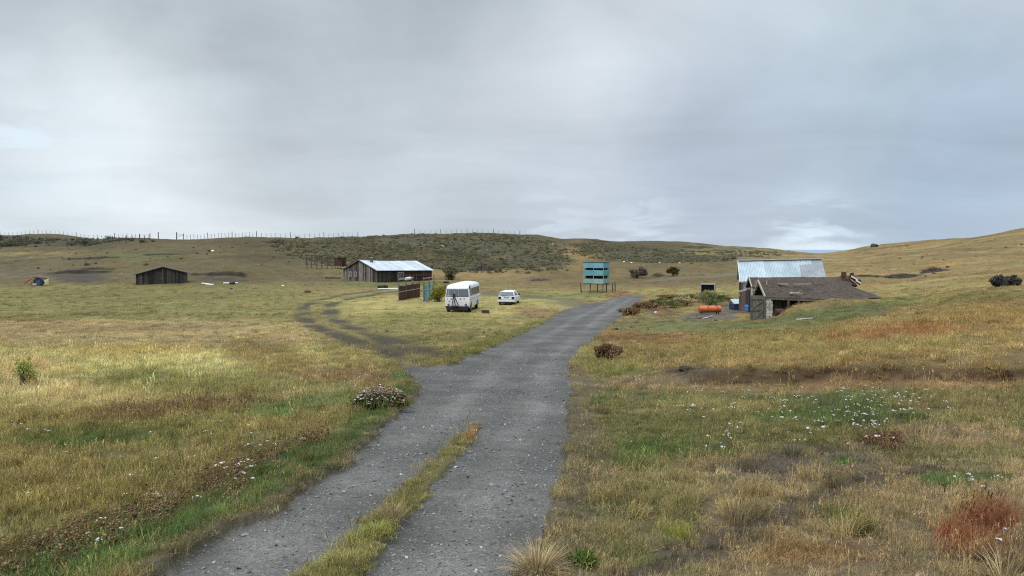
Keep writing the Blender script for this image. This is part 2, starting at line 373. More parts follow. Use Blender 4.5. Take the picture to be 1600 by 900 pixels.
    lay(ell(1000, 528, 90, 10), C(128, 96, 54), s=.3); lay(ell(960, 580, 60, 9), C(112, 108, 46), s=.1)
    # yard
    lay(ell(1020, 500, 90, 18), C(112, 98, 62)); lay(ell(1060, 512, 120, 12), C(108, 106, 60), t=.6, s=.15)
    lay(ell(1290, 492, 130, 14, -6), C(98, 98, 50), t=.7, s=.12); lay(ell(1180, 508, 110, 8), C(104, 102, 56), t=.6, s=.08)
    lay(ell(1120, 490, 62, 11, -8), C(98, 88, 78), d=.05, so=1.0); lay(ell(1150, 476, 36, 10), C(98, 88, 78), d=.1, so=.9)
    lay(ell(1000, 473, 45, 14, 20), C(112, 82, 56), t=1.0, s=.3)
    lay(ell(1180, 470, 200, 12) * .5 * (u < 1160), C(120, 106, 64))
    # bank
    bk = sm(u, 985, 1080)
    lay(bk * sm(v0 + 3 * wy, 572, 580) * (1 - sm(v0 + 3 * wy, 597, 604)), C(100, 74, 48), d=.85, t=.6, s=.2, so=.15)
    lay(ell(1070, 578, 55, 7), C(92, 80, 66)); 
    lay(box(930, 2600, 600, 616, 40, 4), C(150, 116, 76), d=.75, t=.6, s=.6)
    lay(box(890, 1080, 585, 606, 20, 4), C(128, 108, 78), d=.6, t=.5, s=.55)
    # ---- right foreground
    lay(box(880, 2600, 614, 730, 15, 9), C(104, 100, 54), d=.9, t=.5, s=.25)
    lay(ell(1300, 632, 320, 14), C(90, 94, 54), t=.9, s=.12); lay(ell(1000, 690, 120, 60), C(96, 96, 50), s=.2)
    lay(ell(1350, 655, 110, 20), C(72, 84, 44), t=.9, s=.08); lay(ell(1240, 650, 90, 16), C(88, 100, 46), s=.1)
    lay(ell(1100, 640, 140, 12), C(126, 116, 68), s=.4); lay(ell(1500, 640, 120, 18), C(112, 100, 58), s=.4)
    lay(ell(1130, 735, 75, 24), C(86, 112, 38), t=.5, s=.03); lay(ell(1040, 720, 60, 24), C(88, 106, 44), s=.08)
    lay(ell(1540, 690, 170, 26), C(128, 108, 76), d=.6, s=.55, so=.4)
    lay(box(1050, 2600, 728, 2200, 70, 16), C(134, 114, 82), d=.62, t=.42, s=.6, so=.6)
    lay(box(850, 1120, 745, 2200, 30, 25), C(118, 106, 66), d=.75, t=.5, s=.45, so=.35)
    lay(ell(1270, 735, 150, 34, -6), C(96, 84, 70), d=.28, t=.4, s=.5, so=.9)
    lay(pl([(1000, 905, 26), (1200, 838, 22), (1330, 785, 18), (1480, 740, 12)]), C(88, 76, 60), d=.25, so=.9)
    lay(ell(1360, 830, 60, 18, 10), C(92, 98, 38), t=.6, s=.1); lay(ell(1335, 730, 22, 8), C(72, 104, 30), t=.4, s=0); lay(ell(1515, 762, 75, 16, -4), C(78, 98, 48), t=.7, s=.08)
    lay(ell(1395, 697, 42, 15), C(92, 42, 30), t=.6, s=.02); lay(ell(1560, 850, 70, 40, -20), C(128, 74, 44), t=1.1, s=.05)
    lay(ell(1290, 880, 130, 22), C(128, 96, 60)); lay(ell(940, 800, 40, 20), C(88, 108, 46), t=.6, s=.05); lay(ell(1070, 840, 34, 15), C(116, 116, 54), s=.2)
    lay(ell(925, 625, 40, 12), C(78, 96, 42), s=.05); lay(ell(980, 800, 60, 16), C(102, 102, 54)); lay(ell(1010, 880, 60, 14), C(98, 100, 48))
    # road verges
    lay(sm(sd, -.85, -.3) * (sd < .15) * sm(u, 780, 860) * sm(v, 540, 600) * .85, C(110, 96, 72), d=.45, t=.4, s=.45, so=.6)
    lay(sm(sd, -.30, -.02) * (u < 860) * sm(v, 560, 600) * .8, C(98, 86, 66), d=.5, t=.5, s=.3, so=.6)
    lay(strip, C(116, 108, 56), d=1.0, t=.35, s=.35); lay(strip * ell(735, 685, 30, 18), C(140, 106, 58), s=.6); lay(strip * ell(525, 850, 70, 50), C(128, 122, 62), s=.45)
    rdg = sm(-np.abs(fbm(x, y * .6, 17, 3, 42)), -.16, -.02) * sm(y, 120, 150) * (y < 420); lay(rdg * .45, C(72, 64, 44))  # darker along the terrain folds, hill relief put into the colour
    # patchiness of every size
    p1 = fbm(x, y, 7, 4, 81); p2 = fbm(x, y, 1.3, 4, 83); p3 = fbm(x * .35, y, 22, 3, 85)
    rgb = 1.1 * rgb * np.exp(.22 * p1 + .30 * p2 + .18 * p3)[:, None]
    gr = sm(fbm(x, y, 3.1, 4, 87), .12, .5)[:, None] * (1 - soil)[:, None] * .45
    rgb = rgb * (1 - gr) + rgb * np.array([.78, 1.0, .72]) * gr
    br = sm(fbm(x, y, 4.3, 4, 89), .15, .5)[:, None] * .5
    rgb = rgb * (1 - br) + rgb * np.array([1.0, .86, .82]) * br
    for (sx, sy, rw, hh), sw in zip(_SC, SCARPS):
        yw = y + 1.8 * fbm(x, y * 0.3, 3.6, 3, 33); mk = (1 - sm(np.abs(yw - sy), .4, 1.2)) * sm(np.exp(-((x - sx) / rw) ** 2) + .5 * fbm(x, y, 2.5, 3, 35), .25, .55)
        lay(mk * .95, C(42, 36, 30), d=.1, so=.8)  # shade under the scarp overhangs put into the ground colour
    # bare ground along the ruts and paths
    rn = np.clip(.75 + .9 * fbm(x, y, 3.2, 4, 37), .25, 1); lay(np.clip(sm(line_d(x, y, RUT1), 2.6, .6) * (y < 95), 0, 1) * .4 * rn, C(92, 88, 52), d=.6, t=.4); lay(rut * rn, C(74, 67, 52), d=.12, t=.4, so=.9); lay(band * .75, C(90, 84, 66), d=.3, t=.4, so=.8); lay(path * .8, C(116, 108, 92), d=.1, so=.8)
    lum = (rgb @ np.array([.3, .59, .11]))[:, None]; rgb = (lum + .87 * (rgb - lum)) * np.array([.985, 1.0, .96])
    hill = sm(v0, 452, 440) * (u0 < 1150); rgb = rgb * (1.12 - .24 * hill - .05 * sm(u0, 1150, 1250) * sm(v0, 452, 440))[:, None]
    dens = dens * (1 - gravel); tall = tall * .85
    return rgb, dens, tall, straw, soil, scr, u0, v0

# ------------------------------------------------------------------ node material helper
def mat(name, rough=0.8, spec=0.3, metal=0.0):
    m = bpy.data.materials.new(name); m.use_nodes = True
    b = m.node_tree.nodes['Principled BSDF']; b.inputs['Roughness'].default_value = rough
    b.inputs['Specular IOR Level'].default_value = spec; b.inputs['Metallic'].default_value = metal
    return m
class G:
    """small node graph writer"""
    def __init__(s, m): s.t = m.node_tree; s.N = s.t.nodes; s.L = s.t.links; s.b = s.N['Principled BSDF']
    def n(s, t, **k):
        n = s.N.new(t)
        for a, b in k.items(): setattr(n, a, b)
        return n
    def put(s, sock, v):
        if isinstance(v, (int, float)): sock.default_value = v
        elif isinstance(v, (tuple, list)): sock.default_value = (*v, 1) if len(v) == 3 and sock.type == 'RGBA' else v
        else: s.L.new(v, sock)
    def math(s, op, a, b=None, c=None, clamp=False):
        n = s.n('ShaderNodeMath', operation=op, use_clamp=clamp)
        for i, v in enumerate((a, b, c)):
            if v is not None: s.put(n.inputs[i], v)
        return n.outputs[0]
    def mix(s, f, a, b, bt='MIX'):
        n = s.n('ShaderNodeMix', data_type='RGBA', blend_type=bt)
        s.put(n.inputs[0], f); s.put(n.inputs[6], a); s.put(n.inputs[7], b); return n.outputs[2]
    def pos(s, kind='Object', scale=(1, 1, 1)):
        if kind == 'World': o = s.n('ShaderNodeNewGeometry').outputs['Position']
        else: o = s.n('ShaderNodeTexCoord').outputs[kind]
        mp = s.n('ShaderNodeMapping'); mp.inputs['Scale'].default_value = scale; s.L.new(o, mp.inputs[0]); return mp.outputs[0]
    def noise(s, vec, scale, detail=4, rough=.55, dist=0):
        n = s.n('ShaderNodeTexNoise'); s.L.new(vec, n.inputs[0]); n.inputs['Scale'].default_value = scale
        n.inputs['Detail'].default_value = detail; n.inputs['Roughness'].default_value = rough; n.inputs['Distortion'].default_value = dist
        return n.outputs[0]
    def vor(s, vec, scale, feat='F1', out='Color'):
        n = s.n('ShaderNodeTexVoronoi', feature=feat); s.L.new(vec, n.inputs[0]); n.inputs['Scale'].default_value = scale; return n.outputs[out]
    def ramp(s, x, a, b, lo=0.0, hi=1.0):
        n = s.n('ShaderNodeMapRange', interpolation_type='SMOOTHSTEP'); s.put(n.inputs[0], x)
        for i, v in ((1, a), (2, b), (3, lo), (4, hi)): n.inputs[i].default_value = v
        return n.outputs[0]
    def attr(s, name, kind='GEOMETRY', out='Color'):
        return s.n('ShaderNodeAttribute', attribute_name=name, attribute_type=kind).outputs[out]
    def val(s, f, lo, hi):   # grey multiplier colour
        m = s.n('ShaderNodeMapRange'); s.put(m.inputs[0], f); m.inputs[3].default_value = lo; m.inputs[4].default_value = hi
        c = s.n('ShaderNodeCombineXYZ')
        for i in range(3): s.L.new(m.outputs[0], c.inputs[i])
        return c.outputs[0]
    def island(s): return s.n('ShaderNodeNewGeometry').outputs['Random Per Island']
    def bump(s, hgt, dist, strength=1.0):
        n = s.n('ShaderNodeBump'); s.put(n.inputs['Height'], hgt); n.inputs['Distance'].default_value = dist; n.inputs['Strength'].default_value = strength
        s.L.new(n.outputs[0], s.b.inputs['Normal']); return n
    def base(s, c): s.put(s.b.inputs['Base Color'], c)

def ground_material():
    m = mat('earth grass and gravel', .95, .15); q = G(m)
    P = q.pos('World'); tint = q.attr('tint'); gv = q.attr('gravel', out='Fac'); wear = q.attr('wear', out='Fac'); so = q.attr('soil', out='Fac')
    a = q.noise(P, 9, 6, .65); b = q.noise(P, 1.6, 5, .6); c = q.noise(P, 45, 3, .6)
    gcol = q.mix(1.0, tint, q.val(a, .62, 1.38), 'MULTIPLY'); gcol = q.mix(1.0, gcol, q.val(b, .72, 1.28), 'MULTIPLY')
    gcol = q.mix(1.0, gcol, q.val(c, .6, 1.4), 'MULTIPLY')
    # grit of bare soil
    v = q.vor(P, 38); sv = q.n('ShaderNodeSeparateColor'); q.L.new(v, sv.inputs[0])
    scol = q.mix(1.0, tint, q.val(sv.outputs[0], .55, 1.5), 'MULTIPLY')
    gcol = q.mix(q.math('MULTIPLY', so, .6), gcol, scol)
    # gravel: three stone sizes, each cell its own grey
    P2 = q.n('ShaderNodeVectorMath', operation='ADD'); q.L.new(P, P2.inputs[0])
    wob = q.n('ShaderNodeTexNoise'); wob.inputs['Scale'].default_value = 12; q.L.new(P, wob.inputs[0])
    wv = q.n('ShaderNodeVectorMath', operation='SCALE'); q.L.new(wob.outputs['Color'], wv.inputs[0]); wv.inputs['Scale'].default_value = .05; q.L.new(wv.outputs[0], P2.inputs[1])
    PP = P2.outputs[0]
    v1 = q.n('ShaderNodeSeparateColor'); q.L.new(q.vor(PP, 75), v1.inputs[0])
    v2 = q.n('ShaderNodeSeparateColor'); q.L.new(q.vor(PP, 30), v2.inputs[0])
    v3 = q.n('ShaderNodeSeparateColor'); q.L.new(q.vor(PP, 150), v3.inputs[0])
    big = q.noise(P, .55, 5, .6); mid = q.noise(P, 3.2, 4, .6)
    st = q.mix(q.ramp(v2.outputs[1], .80, .86), q.val(v1.outputs[0], .5, 1.55), q.val(v2.outputs[0], .5, 2.0))
    st = q.mix(.45, st, q.val(v3.outputs[0], .45, 1.6))
    gr = q.mix(1.0, st, q.mix(q.ramp(big, .38, .62), tuple(np.array(lin((94, 92, 88))) * .70), tuple(np.array(lin((112, 109, 105))) * .70)), 'MULTIPLY')
    gr = q.mix(1.0, gr, q.val(mid, .68, 1.32), 'MULTIPLY')
    gr = q.mix(1.0, gr, q.val(wear, .86, 1.25), 'MULTIPLY')
    gr = q.mix(q.ramp(v1.outputs[2], .985, .99), gr, (.22, .22, .21))
    gr = q.mix(q.math('MULTIPLY', q.ramp(mid, .56, .72), .35), gr, tuple(np.array(lin((96, 84, 70))) * .72))
    q.base(q.mix(gv, gcol, gr))
    hg = q.math('ADD', q.math('MULTIPLY', q.math('ADD', a, c), .02), q.math('MULTIPLY', b, .06))
    hr = q.math('MULTIPLY', q.math('ADD', v1.outputs[0], q.math('MULTIPLY', v2.outputs[0], 1.2)), .006)
    q.bump(q.math('ADD', q.math('MULTIPLY', hg, q.math('SUBTRACT', 1.0, gv)), q.math('MULTIPLY', hr, gv)), 1.0, .9)
    return m
GROUND = ground_material()

# ------------------------------------------------------------------ the sheet of ground, split into road, track and grassland
ts = np.concatenate([np.linspace(-1.7, -.8, 40, endpoint=False), np.linspace(-.8, .8, 760), np.linspace(.8, 1.7, 41)[1:]])
rows = list(np.linspace(-7, 3.5, 60, endpoint=False)); yy = 3.5
while yy < 420: rows.append(yy); yy += max(.045, yy * .0068)
rows += list(np.geomspace(yy, 1590, 40)); rows = np.array(rows)
Yg, Tg = np.meshgrid(rows, ts, indexing='ij')
Xg = Tg * np.maximum(Yg, 4.5)
xg, yg = Xg.ravel(), Yg.ravel()
FLg = fields(xg, yg); zg = h_full(xg, yg, FLg)
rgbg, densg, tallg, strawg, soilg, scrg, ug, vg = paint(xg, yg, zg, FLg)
nr, nc = len(rows), len(ts)
idx = np.arange(nr * nc).reshape(nr, nc)
quads = np.stack([idx[:-1, :-1], idx[:-1, 1:], idx[1:, 1:], idx[1:, :-1]], -1).reshape(-1, 4)
fm = lambda a: a[quads].mean(1)
isroad = fm(FLg[0]) > .5
istrack = (~isroad) & (fm(np.maximum(FLg[2], FLg[3] * .8)) > .5) & (fm(yg) < 130)
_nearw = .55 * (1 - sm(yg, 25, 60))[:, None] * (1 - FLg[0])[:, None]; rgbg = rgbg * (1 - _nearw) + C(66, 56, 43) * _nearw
_cl = [tuple(p) for p in STRIP_C[::-1]] + gxy([(792, 610), (812, 570), (868, 530), (920, 495), (975, 465)])
_dl = line_d(xg, yg, _cl) + .14 * fbm(xg, yg, 2.5, 3, 39); wearg = np.exp(-((_dl - .86) / .34) ** 2) * np.clip(.7 + .6 * fbm(xg, yg, 4, 3, 40), 0, 1)
def sheet(name, sel, label=None):
    q = quads[sel]; used = np.unique(q); rm = np.full(nr * nc, -1); rm[used] = np.arange(len(used)); q = rm[q]
    me = bpy.data.meshes.new(name); me.vertices.add(len(used)); me.loops.add(q.size); me.polygons.add(len(q))
    me.vertices.foreach_set('co', np.stack([xg, yg, zg], 1)[used].ravel())
    me.loops.foreach_set('vertex_index', q.ravel().astype(np.int32)); me.polygons.foreach_set('loop_start', np.arange(0, q.size, 4).astype(np.int32))
    me.polygons.foreach_set('use_smooth', np.ones(len(q), bool))
    me.update(); me.validate()
    a = me.attributes.new('tint', 'FLOAT_COLOR', 'POINT'); a.data.foreach_set('color', np.concatenate([rgbg[used], np.ones((len(used), 1))], 1).astype(np.float32).ravel())
    a = me.attributes.new('gravel', 'FLOAT', 'POINT'); a.data.foreach_set('value', FLg[0][used].astype(np.float32))
    a = me.attributes.new('soil', 'FLOAT', 'POINT'); a.data.foreach_set('value', soilg[used].astype(np.float32))
    a = me.attributes.new('wear', 'FLOAT', 'POINT'); a.data.foreach_set('value', wearg[used].astype(np.float32))
    me.materials.append(GROUND)
    o = bpy.data.objects.new(name, me); COL.objects.link(o); o['kind'] = 'structure'
    if label: o['label'] = label
    return o
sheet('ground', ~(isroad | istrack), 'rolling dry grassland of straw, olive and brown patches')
sheet('gravel_road', isroad, 'grey gravel road running down from the foreground into the valley')
sheet('dirt_track', istrack, 'two worn earth ruts curving off the gravel road to the left')
# distant water beyond the gap in the hills
me = bpy.data.meshes.new('water'); me.from_pydata([(-30000, 1300, -35.2), (40000, 1300, -35.2), (60000, 60000, -35.2), (-60000, 60000, -35.2)], [], [(0, 1, 2, 3)])
wmt = mat('distant water', .55, .12); G(wmt).base((.19, .24, .30)); me.materials.append(wmt)
wo = bpy.data.objects.new('water', me); COL.objects.link(wo); wo['kind'] = 'structure'; wo['label'] = 'blue grey strip of distant water in the dip between the hills'
# ------------------------------------------------------------------ scattered growth (geometry nodes on point clouds built here)
def leafmat(name, rough=.75, trans=.35, lo=.7, hi=1.3, attr_kind='INSTANCER'):
    m = mat(name, rough, .2); q = G(m)
    t = q.attr('tint', attr_kind)
    c = q.mix(1.0, t, q.val(q.island(), lo, hi), 'MULTIPLY'); q.base(c)
    tr = q.n('ShaderNodeBsdfTranslucent'); q.L.new(c, tr.inputs[0])
    mx = q.n('ShaderNodeMixShader'); mx.inputs[0].default_value = trans
    q.L.new(q.b.outputs[0], mx.inputs[1]); q.L.new(tr.outputs[0], mx.inputs[2]); q.L.new(mx.outputs[0], q.N['Material Output'].inputs[0])
    return m
GRASSM = leafmat('grass blades', .8, .4, .55, 1.45)
SCRUBM = leafmat('scrub leaves', .85, .25, .72, 1.32)
def plain(name, rgb, rough=.8, var=.3, scale=6, spec=.3, metal=0., bump=0, isl=0.):
    m = mat(name, rough, spec, metal); q = G(m); P = q.pos('Object')
    n = q.noise(P, scale, 6, .6); c = q.mix(1.0, tuple(rgb), q.val(n, 1 - var, 1 + var), 'MULTIPLY')
    if isl: c = q.mix(1.0, c, q.val(q.island(), 1 - isl, 1 + isl), 'MULTIPLY')
    q.base(c)
    if bump: q.bump(n, bump)
    return m
def proto(name, V, Fc, m, mi=None, mats=None):
    me = bpy.data.meshes.new(name); me.from_pydata(V, [], Fc)
    for mm in (mats or [m]): me.materials.append(mm)
    if mi: me.polygons.foreach_set('material_index', np.array(mi, np.int32))
    me.polygons.foreach_set('use_smooth', np.ones(len(Fc), bool)); me.update()
    return bpy.data.objects.new(name, me)
def blade(V, Fc, x, y, z, hh, w, az, lean, bend):
    i = len(V); dx, dy = math.cos(az), math.sin(az); px, py = -dy * w / 2, dx * w / 2
    a = lean; xm = hh * .5 * math.sin(a); zm = hh * .5 * math.cos(a); a2 = a + bend
    xt = xm + hh * .5 * math.sin(a2); zt = zm + hh * .5 * math.cos(a2)
    V += [(x - px, y - py, z), (x + px, y + py, z), (x + dx * xm + px * .8, y + dy * xm + py * .8, z + zm), (x + dx * xm - px * .8, y + dy * xm - py * .8, z + zm), (x + dx * xt, y + dy * xt, z + zt)]
    Fc += [(i, i + 1, i + 2, i + 3), (i + 3, i + 2, i + 4)]
def tuft(name, n, rad, h0, h1, w, lean0, lean1, bend, seed, mat_=None, heads=0):
    r = random.Random(seed); V = []; Fc = []
    for k in range(n):
        d = rad * math.sqrt(r.random()); a = r.uniform(0, 6.283); x, y = d * math.cos(a), d * math.sin(a)
        hh = r.uniform(h0, h1); az = r.uniform(0, 6.283) if r.random() < .6 else r.gauss(.3, .6)
        blade(V, Fc, x, y, -.015, hh, w * r.uniform(.7, 1.3), az, r.uniform(lean0, lean1), r.uniform(.1, bend))
        if k < heads:
            vx, vy, vz = V[-1]
            for q in range(5): blade(V, Fc, vx, vy, vz - .012 * q, .03, w * 2.2, r.uniform(0, 6.28), .5, .4)
    return proto(name, V, Fc, mat_ or GRASSM)
def scatter(name, x, y, protos, pid, scale, rotz, tilt, tint, label=None, zoff=None, z=None):
    n = len(x)
    if z is None: z = h_full(x, y)
    if zoff is not None: z = z + zoff
    pc = bpy.data.collections.new(name + ' kinds')
    for k, p in enumerate(protos): p.name = '%02d_%s' % (k, p.name); pc.objects.link(p)
    me = bpy.data.meshes.new(name); me.vertices.add(n); me.vertices.foreach_set('co', np.stack([x, y, z], 1).astype(np.float32).ravel())
    def at_(nm, ty, key, arr):
        a = me.attributes.new(nm, ty, 'POINT'); a.data.foreach_set(key, np.ascontiguousarray(arr).ravel())
    at_('pid', 'INT', 'value', pid.astype(np.int32)); at_('sca', 'FLOAT', 'value', scale.astype(np.float32))
    at_('rot', 'FLOAT_VECTOR', 'vector', np.stack([tilt * rng.normal(0, 1, n), tilt * rng.normal(0, 1, n), rotz], 1).astype(np.float32))
    at_('tint', 'FLOAT_COLOR', 'color', np.concatenate([np.clip(tint, .003, .85), np.ones((n, 1))], 1).astype(np.float32))
    o = bpy.data.objects.new(name, me); COL.objects.link(o); o['kind'] = 'stuff'
    if label: o['label'] = label
    gt = bpy.data.node_groups.new(name, 'GeometryNodeTree')
    gt.interface.new_socket('Geometry', in_out='INPUT', socket_type='NodeSocketGeometry'); gt.interface.new_socket('Geometry', in_out='OUTPUT', socket_type='NodeSocketGeometry')
    gn = gt.nodes; gl = gt.links; gi = gn.new('NodeGroupInput'); go = gn.new('NodeGroupOutput')
    ip = gn.new('GeometryNodeInstanceOnPoints'); ci = gn.new('GeometryNodeCollectionInfo')
    ci.inputs['Collection'].default_value = pc; ci.inputs['Separate Children'].default_value = True; ci.inputs['Reset Children'].default_value = True
    gl.new(gi.outputs[0], ip.inputs['Points']); gl.new(ci.outputs[0], ip.inputs['Instance']); ip.inputs['Pick Instance'].default_value = True
    def na(nm, ty):
        a = gn.new('GeometryNodeInputNamedAttribute'); a.data_type = ty; a.inputs['Name'].default_value = nm
        return [s for s in a.outputs if s.enabled and s.name == 'Attribute'][0]
    gl.new(na('pid', 'INT'), ip.inputs['Instance Index']); gl.new(na('sca', 'FLOAT'), ip.inputs['Scale'])
    e2r = gn.new('FunctionNodeEulerToRotation'); gl.new(na('rot', 'FLOAT_VECTOR'), e2r.inputs[0]); gl.new(e2r.outputs[0], ip.inputs['Rotation'])
    gl.new(ip.outputs[0], go.inputs[0])
    md = o.modifiers.new('scatter', 'NODES'); md.node_group = gt
    return o
def sample(n, y0, y1, tmax=.86, pw=1.0):
    yy = (y0 ** pw + rng.random(n) * (y1 ** pw - y0 ** pw)) ** (1 / pw); t = rng.uniform(-tmax, tmax, n)
    return t * np.maximum(yy, 4.5), yy

# --- grass: fine tufts near, broader clumps farther out
TUF = [tuft('lawn_tuft', 70, .13, .03, .085, .0055, .1, .8, .9, 1), tuft('lawn_tuft', 60, .13, .03, .11, .005, .1, .9, 1.0, 2),
       tuft('meadow_tuft', 60, .11, .06, .17, .005, .05, .6, .8, 3), tuft('meadow_tuft', 55, .12, .07, .2, .0045, .05, .7, .9, 4),
       tuft('straw_tuft', 34, .10, .12, .28, .0035, .03, .45, .7, 5, heads=10), tuft('straw_tuft', 30, .12, .10, .26, .0035, .1, .9, .6, 6, heads=5),
       tuft('flat_straw', 46, .16, .08, .2, .0042, 1.0, 1.5, .25, 7),
       tuft('broad_clump', 46, .34, .09, .22, .016, .1, .8, .8, 8), tuft('broad_clump', 40, .36, .08, .26, .013, .1, .7, .7, 9), tuft('broad_clump', 34, .4, .05, .14, .02, .3, 1.1, .5, 10),
       tuft('weed_rosette', 26, .09, .03, .08, .016, .5, 1.3, .6, 11), tuft('dead_stalk', 7, .08, .16, .36, .004, .02, .5, .25, 12, heads=7), tuft('turf_cushion', 150, .12, .02, .06, .005, .1, 1.2, .9, 13), tuft('tussock', 150, .12, .12, .32, .0055, .05, .95, .7, 14, heads=6)]
def grow(n, y0, y1, dens_scale, far=False, pw=1.0, size=1.0):
    x, y = sample(n, y0, y1, pw=pw); FLs = fields(x, y); z = h_full(x, y, FLs)
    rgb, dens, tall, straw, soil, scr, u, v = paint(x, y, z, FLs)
    cl = .62 + 1.15 * fbm(x, y, .45, 3, 91) + .5 * fbm(x, y, 2.4, 3, 93)
    keep = rng.random(n) < np.clip(dens * dens_scale * np.clip(cl, .12, 1.3), 0, 1)
    keep &= (FLs[0] < .35)
    x, y, z, rgb, tall, straw, soil = (a[keep] for a in (x, y, z, rgb, tall, straw, soil)); n = len(x)
    r = rng.random(n); r2 = rng.random(n)
    if far: pid = np.where(tall * (.6 + r2) > .75, np.where(r < .5, 7, 8), 9)
    else:
        pid = np.where(r2 < .5, 0, 1); md = r < np.clip(tall * .75 - .1, .1, .9); pid = np.where(md, np.where(r2 < .5, 2, 3), pid)
        ss = rng.random(n) < straw * .42; pid = np.where(ss, np.where(r2 < .18, 4, np.where(r2 < .5, 5, 6)), pid)
    if not far:
        r3 = rng.random(n); pid = np.where(r3 < .12, 10, np.where(r3 < .16, 11, np.where((r3 < .38) & (tall < .6), 12, pid)))
    sc = size * rng.uniform(.65, 1.3, n) * (.55 + .5 * tall)
    tint = rgb * np.exp(rng.normal(0, .34, n))[:, None] * 1.45
    isstraw = (rng.random(n) < straw * .42) | ((pid >= 4) & (pid <= 6))
    sk = np.where(isstraw, rng.uniform(.3, .8, n), 0)[:, None]
    tint = tint * (1 - sk) + C(186, 160, 108) * rng.uniform(1.0, 1.7, n)[:, None] * sk
    gk = np.where(rng.random(n) < .14 * (1 - straw), .5, 0)[:, None]; tint = tint * (1 - gk) + C(92, 108, 44) * gk
    return x, y, z, pid, sc, tint
parts = [grow(26000, 4.2, 9, 1.0, pw=1.6), grow(36000, 9, 17, .95, size=1.15), grow(34000, 17, 34, .9, size=1.45), grow(30000, 30, 62, .9, far=True, size=.8), grow(30000, 60, 130, .8, far=True, size=1.1), grow(14000, 125, 260, .55, far=True, size=1.7)]
def tussocks(n):
    x, y = sample(n, 5.5, 45, pw=1.2); k = fbm(x, y, 5, 3, 101) + rng.normal(0, .25, n) > .25; x, y = x[k], y[k]; FLs = fields(x, y); z = h_full(x, y, FLs); rgb, dens, tall, straw, soil, *_ = paint(x, y, z, FLs)
    k = (FLs[0] < .2) & (FLs[1] < .3) & (FLs[2] < .3); x, y, z, rgb = x[k], y[k], z[k], rgb[k]; n = len(x); m_ = rng.uniform(0, .8, n)[:, None]
    return x, y, z, np.full(n, 13), rng.uniform(.55, 1.15, n), (rgb * (1 - m_) + C(168, 148, 98) * m_) * rng.uniform(1.0, 1.7, n)[:, None]
parts.append(tussocks(1500))
cat_ = [np.concatenate([p[i] for p in parts]) for i in range(6)]
scatter('grass', cat_[0], cat_[1], TUF, cat_[3], cat_[4], rng.uniform(-.6, .9, len(cat_[0])), .10, cat_[5], 'short dry grass and straw covering the pasture', z=cat_[2])

# --- dead yarrow heads in a brown band beside the green verge
def umbel(V, Fc, MI, x, y, z, r, rr, up=.01, mi=1, n=7):
    i = len(V); V.append((x, y, z + up))
    tx, ty = rr.gauss(0, .25), rr.gauss(0, .25)
    for k in range(n):
        a = 6.283 * k / n; q = r * rr.uniform(.75, 1.15); V.append((x + q * math.cos(a), y + q * math.sin(a), z + q * math.cos(a) * tx + q * math.sin(a) * ty))
    for k in range(n): Fc.append((i, i + 1 + k, i + 1 + (k + 1) % n)); MI.append(mi)
    j = len(V); V.append((x, y, z - r * .35))
    for k in range(n): Fc.append((j, i + 1 + (k + 1) % n, i + 1 + k)); MI.append(mi)
def umbel_plant(name, seed, n, h0, h1, r0, r1, spread, mats):
    rr = random.Random(seed); V = []; Fc = []; MI = []
    for k in range(n):
        x, y = rr.gauss(0, spread), rr.gauss(0, spread); hh = rr.uniform(h0, h1); az = rr.uniform(0, 6.28); k0 = len(Fc)
        blade(V, Fc, x, y, -.02, hh * 1.04, .007, az, .1, .12); MI += [0] * (len(Fc) - k0)
        tx, ty, tz = V[-1]; umbel(V, Fc, MI, tx, ty, tz, rr.uniform(r0, r1), rr)
        for q in range(2): umbel(V, Fc, MI, tx + rr.gauss(0, .025), ty + rr.gauss(0, .025), tz - rr.uniform(.0, .02), rr.uniform(r0, r1) * .6, rr)
        for q in range(4):
            k0 = len(Fc); blade(V, Fc, x, y, 0, rr.uniform(.06, .13), .010, rr.uniform(0, 6.28), .6, .8); MI += [0] * (len(Fc) - k0)
    return proto(name, V, Fc, None, MI, mats)
DEADM = leafmat('dead yarrow', .9, .2, .6, 1.4)
DY = [umbel_plant('dead_yarrow', 20 + k, 3,   .10, .22, .012, .028, .06, [DEADM, DEADM]) for k in range(3)]
pu, pv = [], []
def strew(pts, n, w):
    for k in range(n):
        i = random.randrange(len(pts) - 1); t = random.random(); a, b = pts[i], pts[i + 1]
        pu.append(a[0] + (b[0] - a[0]) * t + random.gauss(0, w)); pv.append(a[1] + (b[1] - a[1]) * t + random.gauss(0, w * .5))
strew([(-20, 900), (120, 850), (230, 812), (340, 755), (400, 722)], 190, 26); strew([(100, 860), (220, 815), (260, 800)], 40, 16); strew([(180, 650), (300, 640), (420, 625)], 100, 20)
strew([(400, 722), (470, 695), (520, 680)], 90, 9); strew([(1350, 700), (1440, 690)], 30, 14)
D = [g0(u, v) for u, v in zip(pu, pv)]; dx = np.array([p.x for p in D]); dy = np.array([p.y for p in D])
cb = np.array([C(134, 110, 78), C(116, 94, 66), C(156, 132, 98)]) * 1.15
scatter('dried_wildflowers', dx, dy, DY, rng.integers(0, 3, len(dx)), rng.uniform(.7, 1.25, len(dx)) * np.clip(.9 + (dy - 8) * .01, .9, 1.2), rng.uniform(0, 6.28, len(dx)), .12,
        cb[rng.integers(0, 3, len(dx))] * rng.uniform(.8, 1.3, len(dx))[:, None], 'brown dried flower heads in bands through the left field')

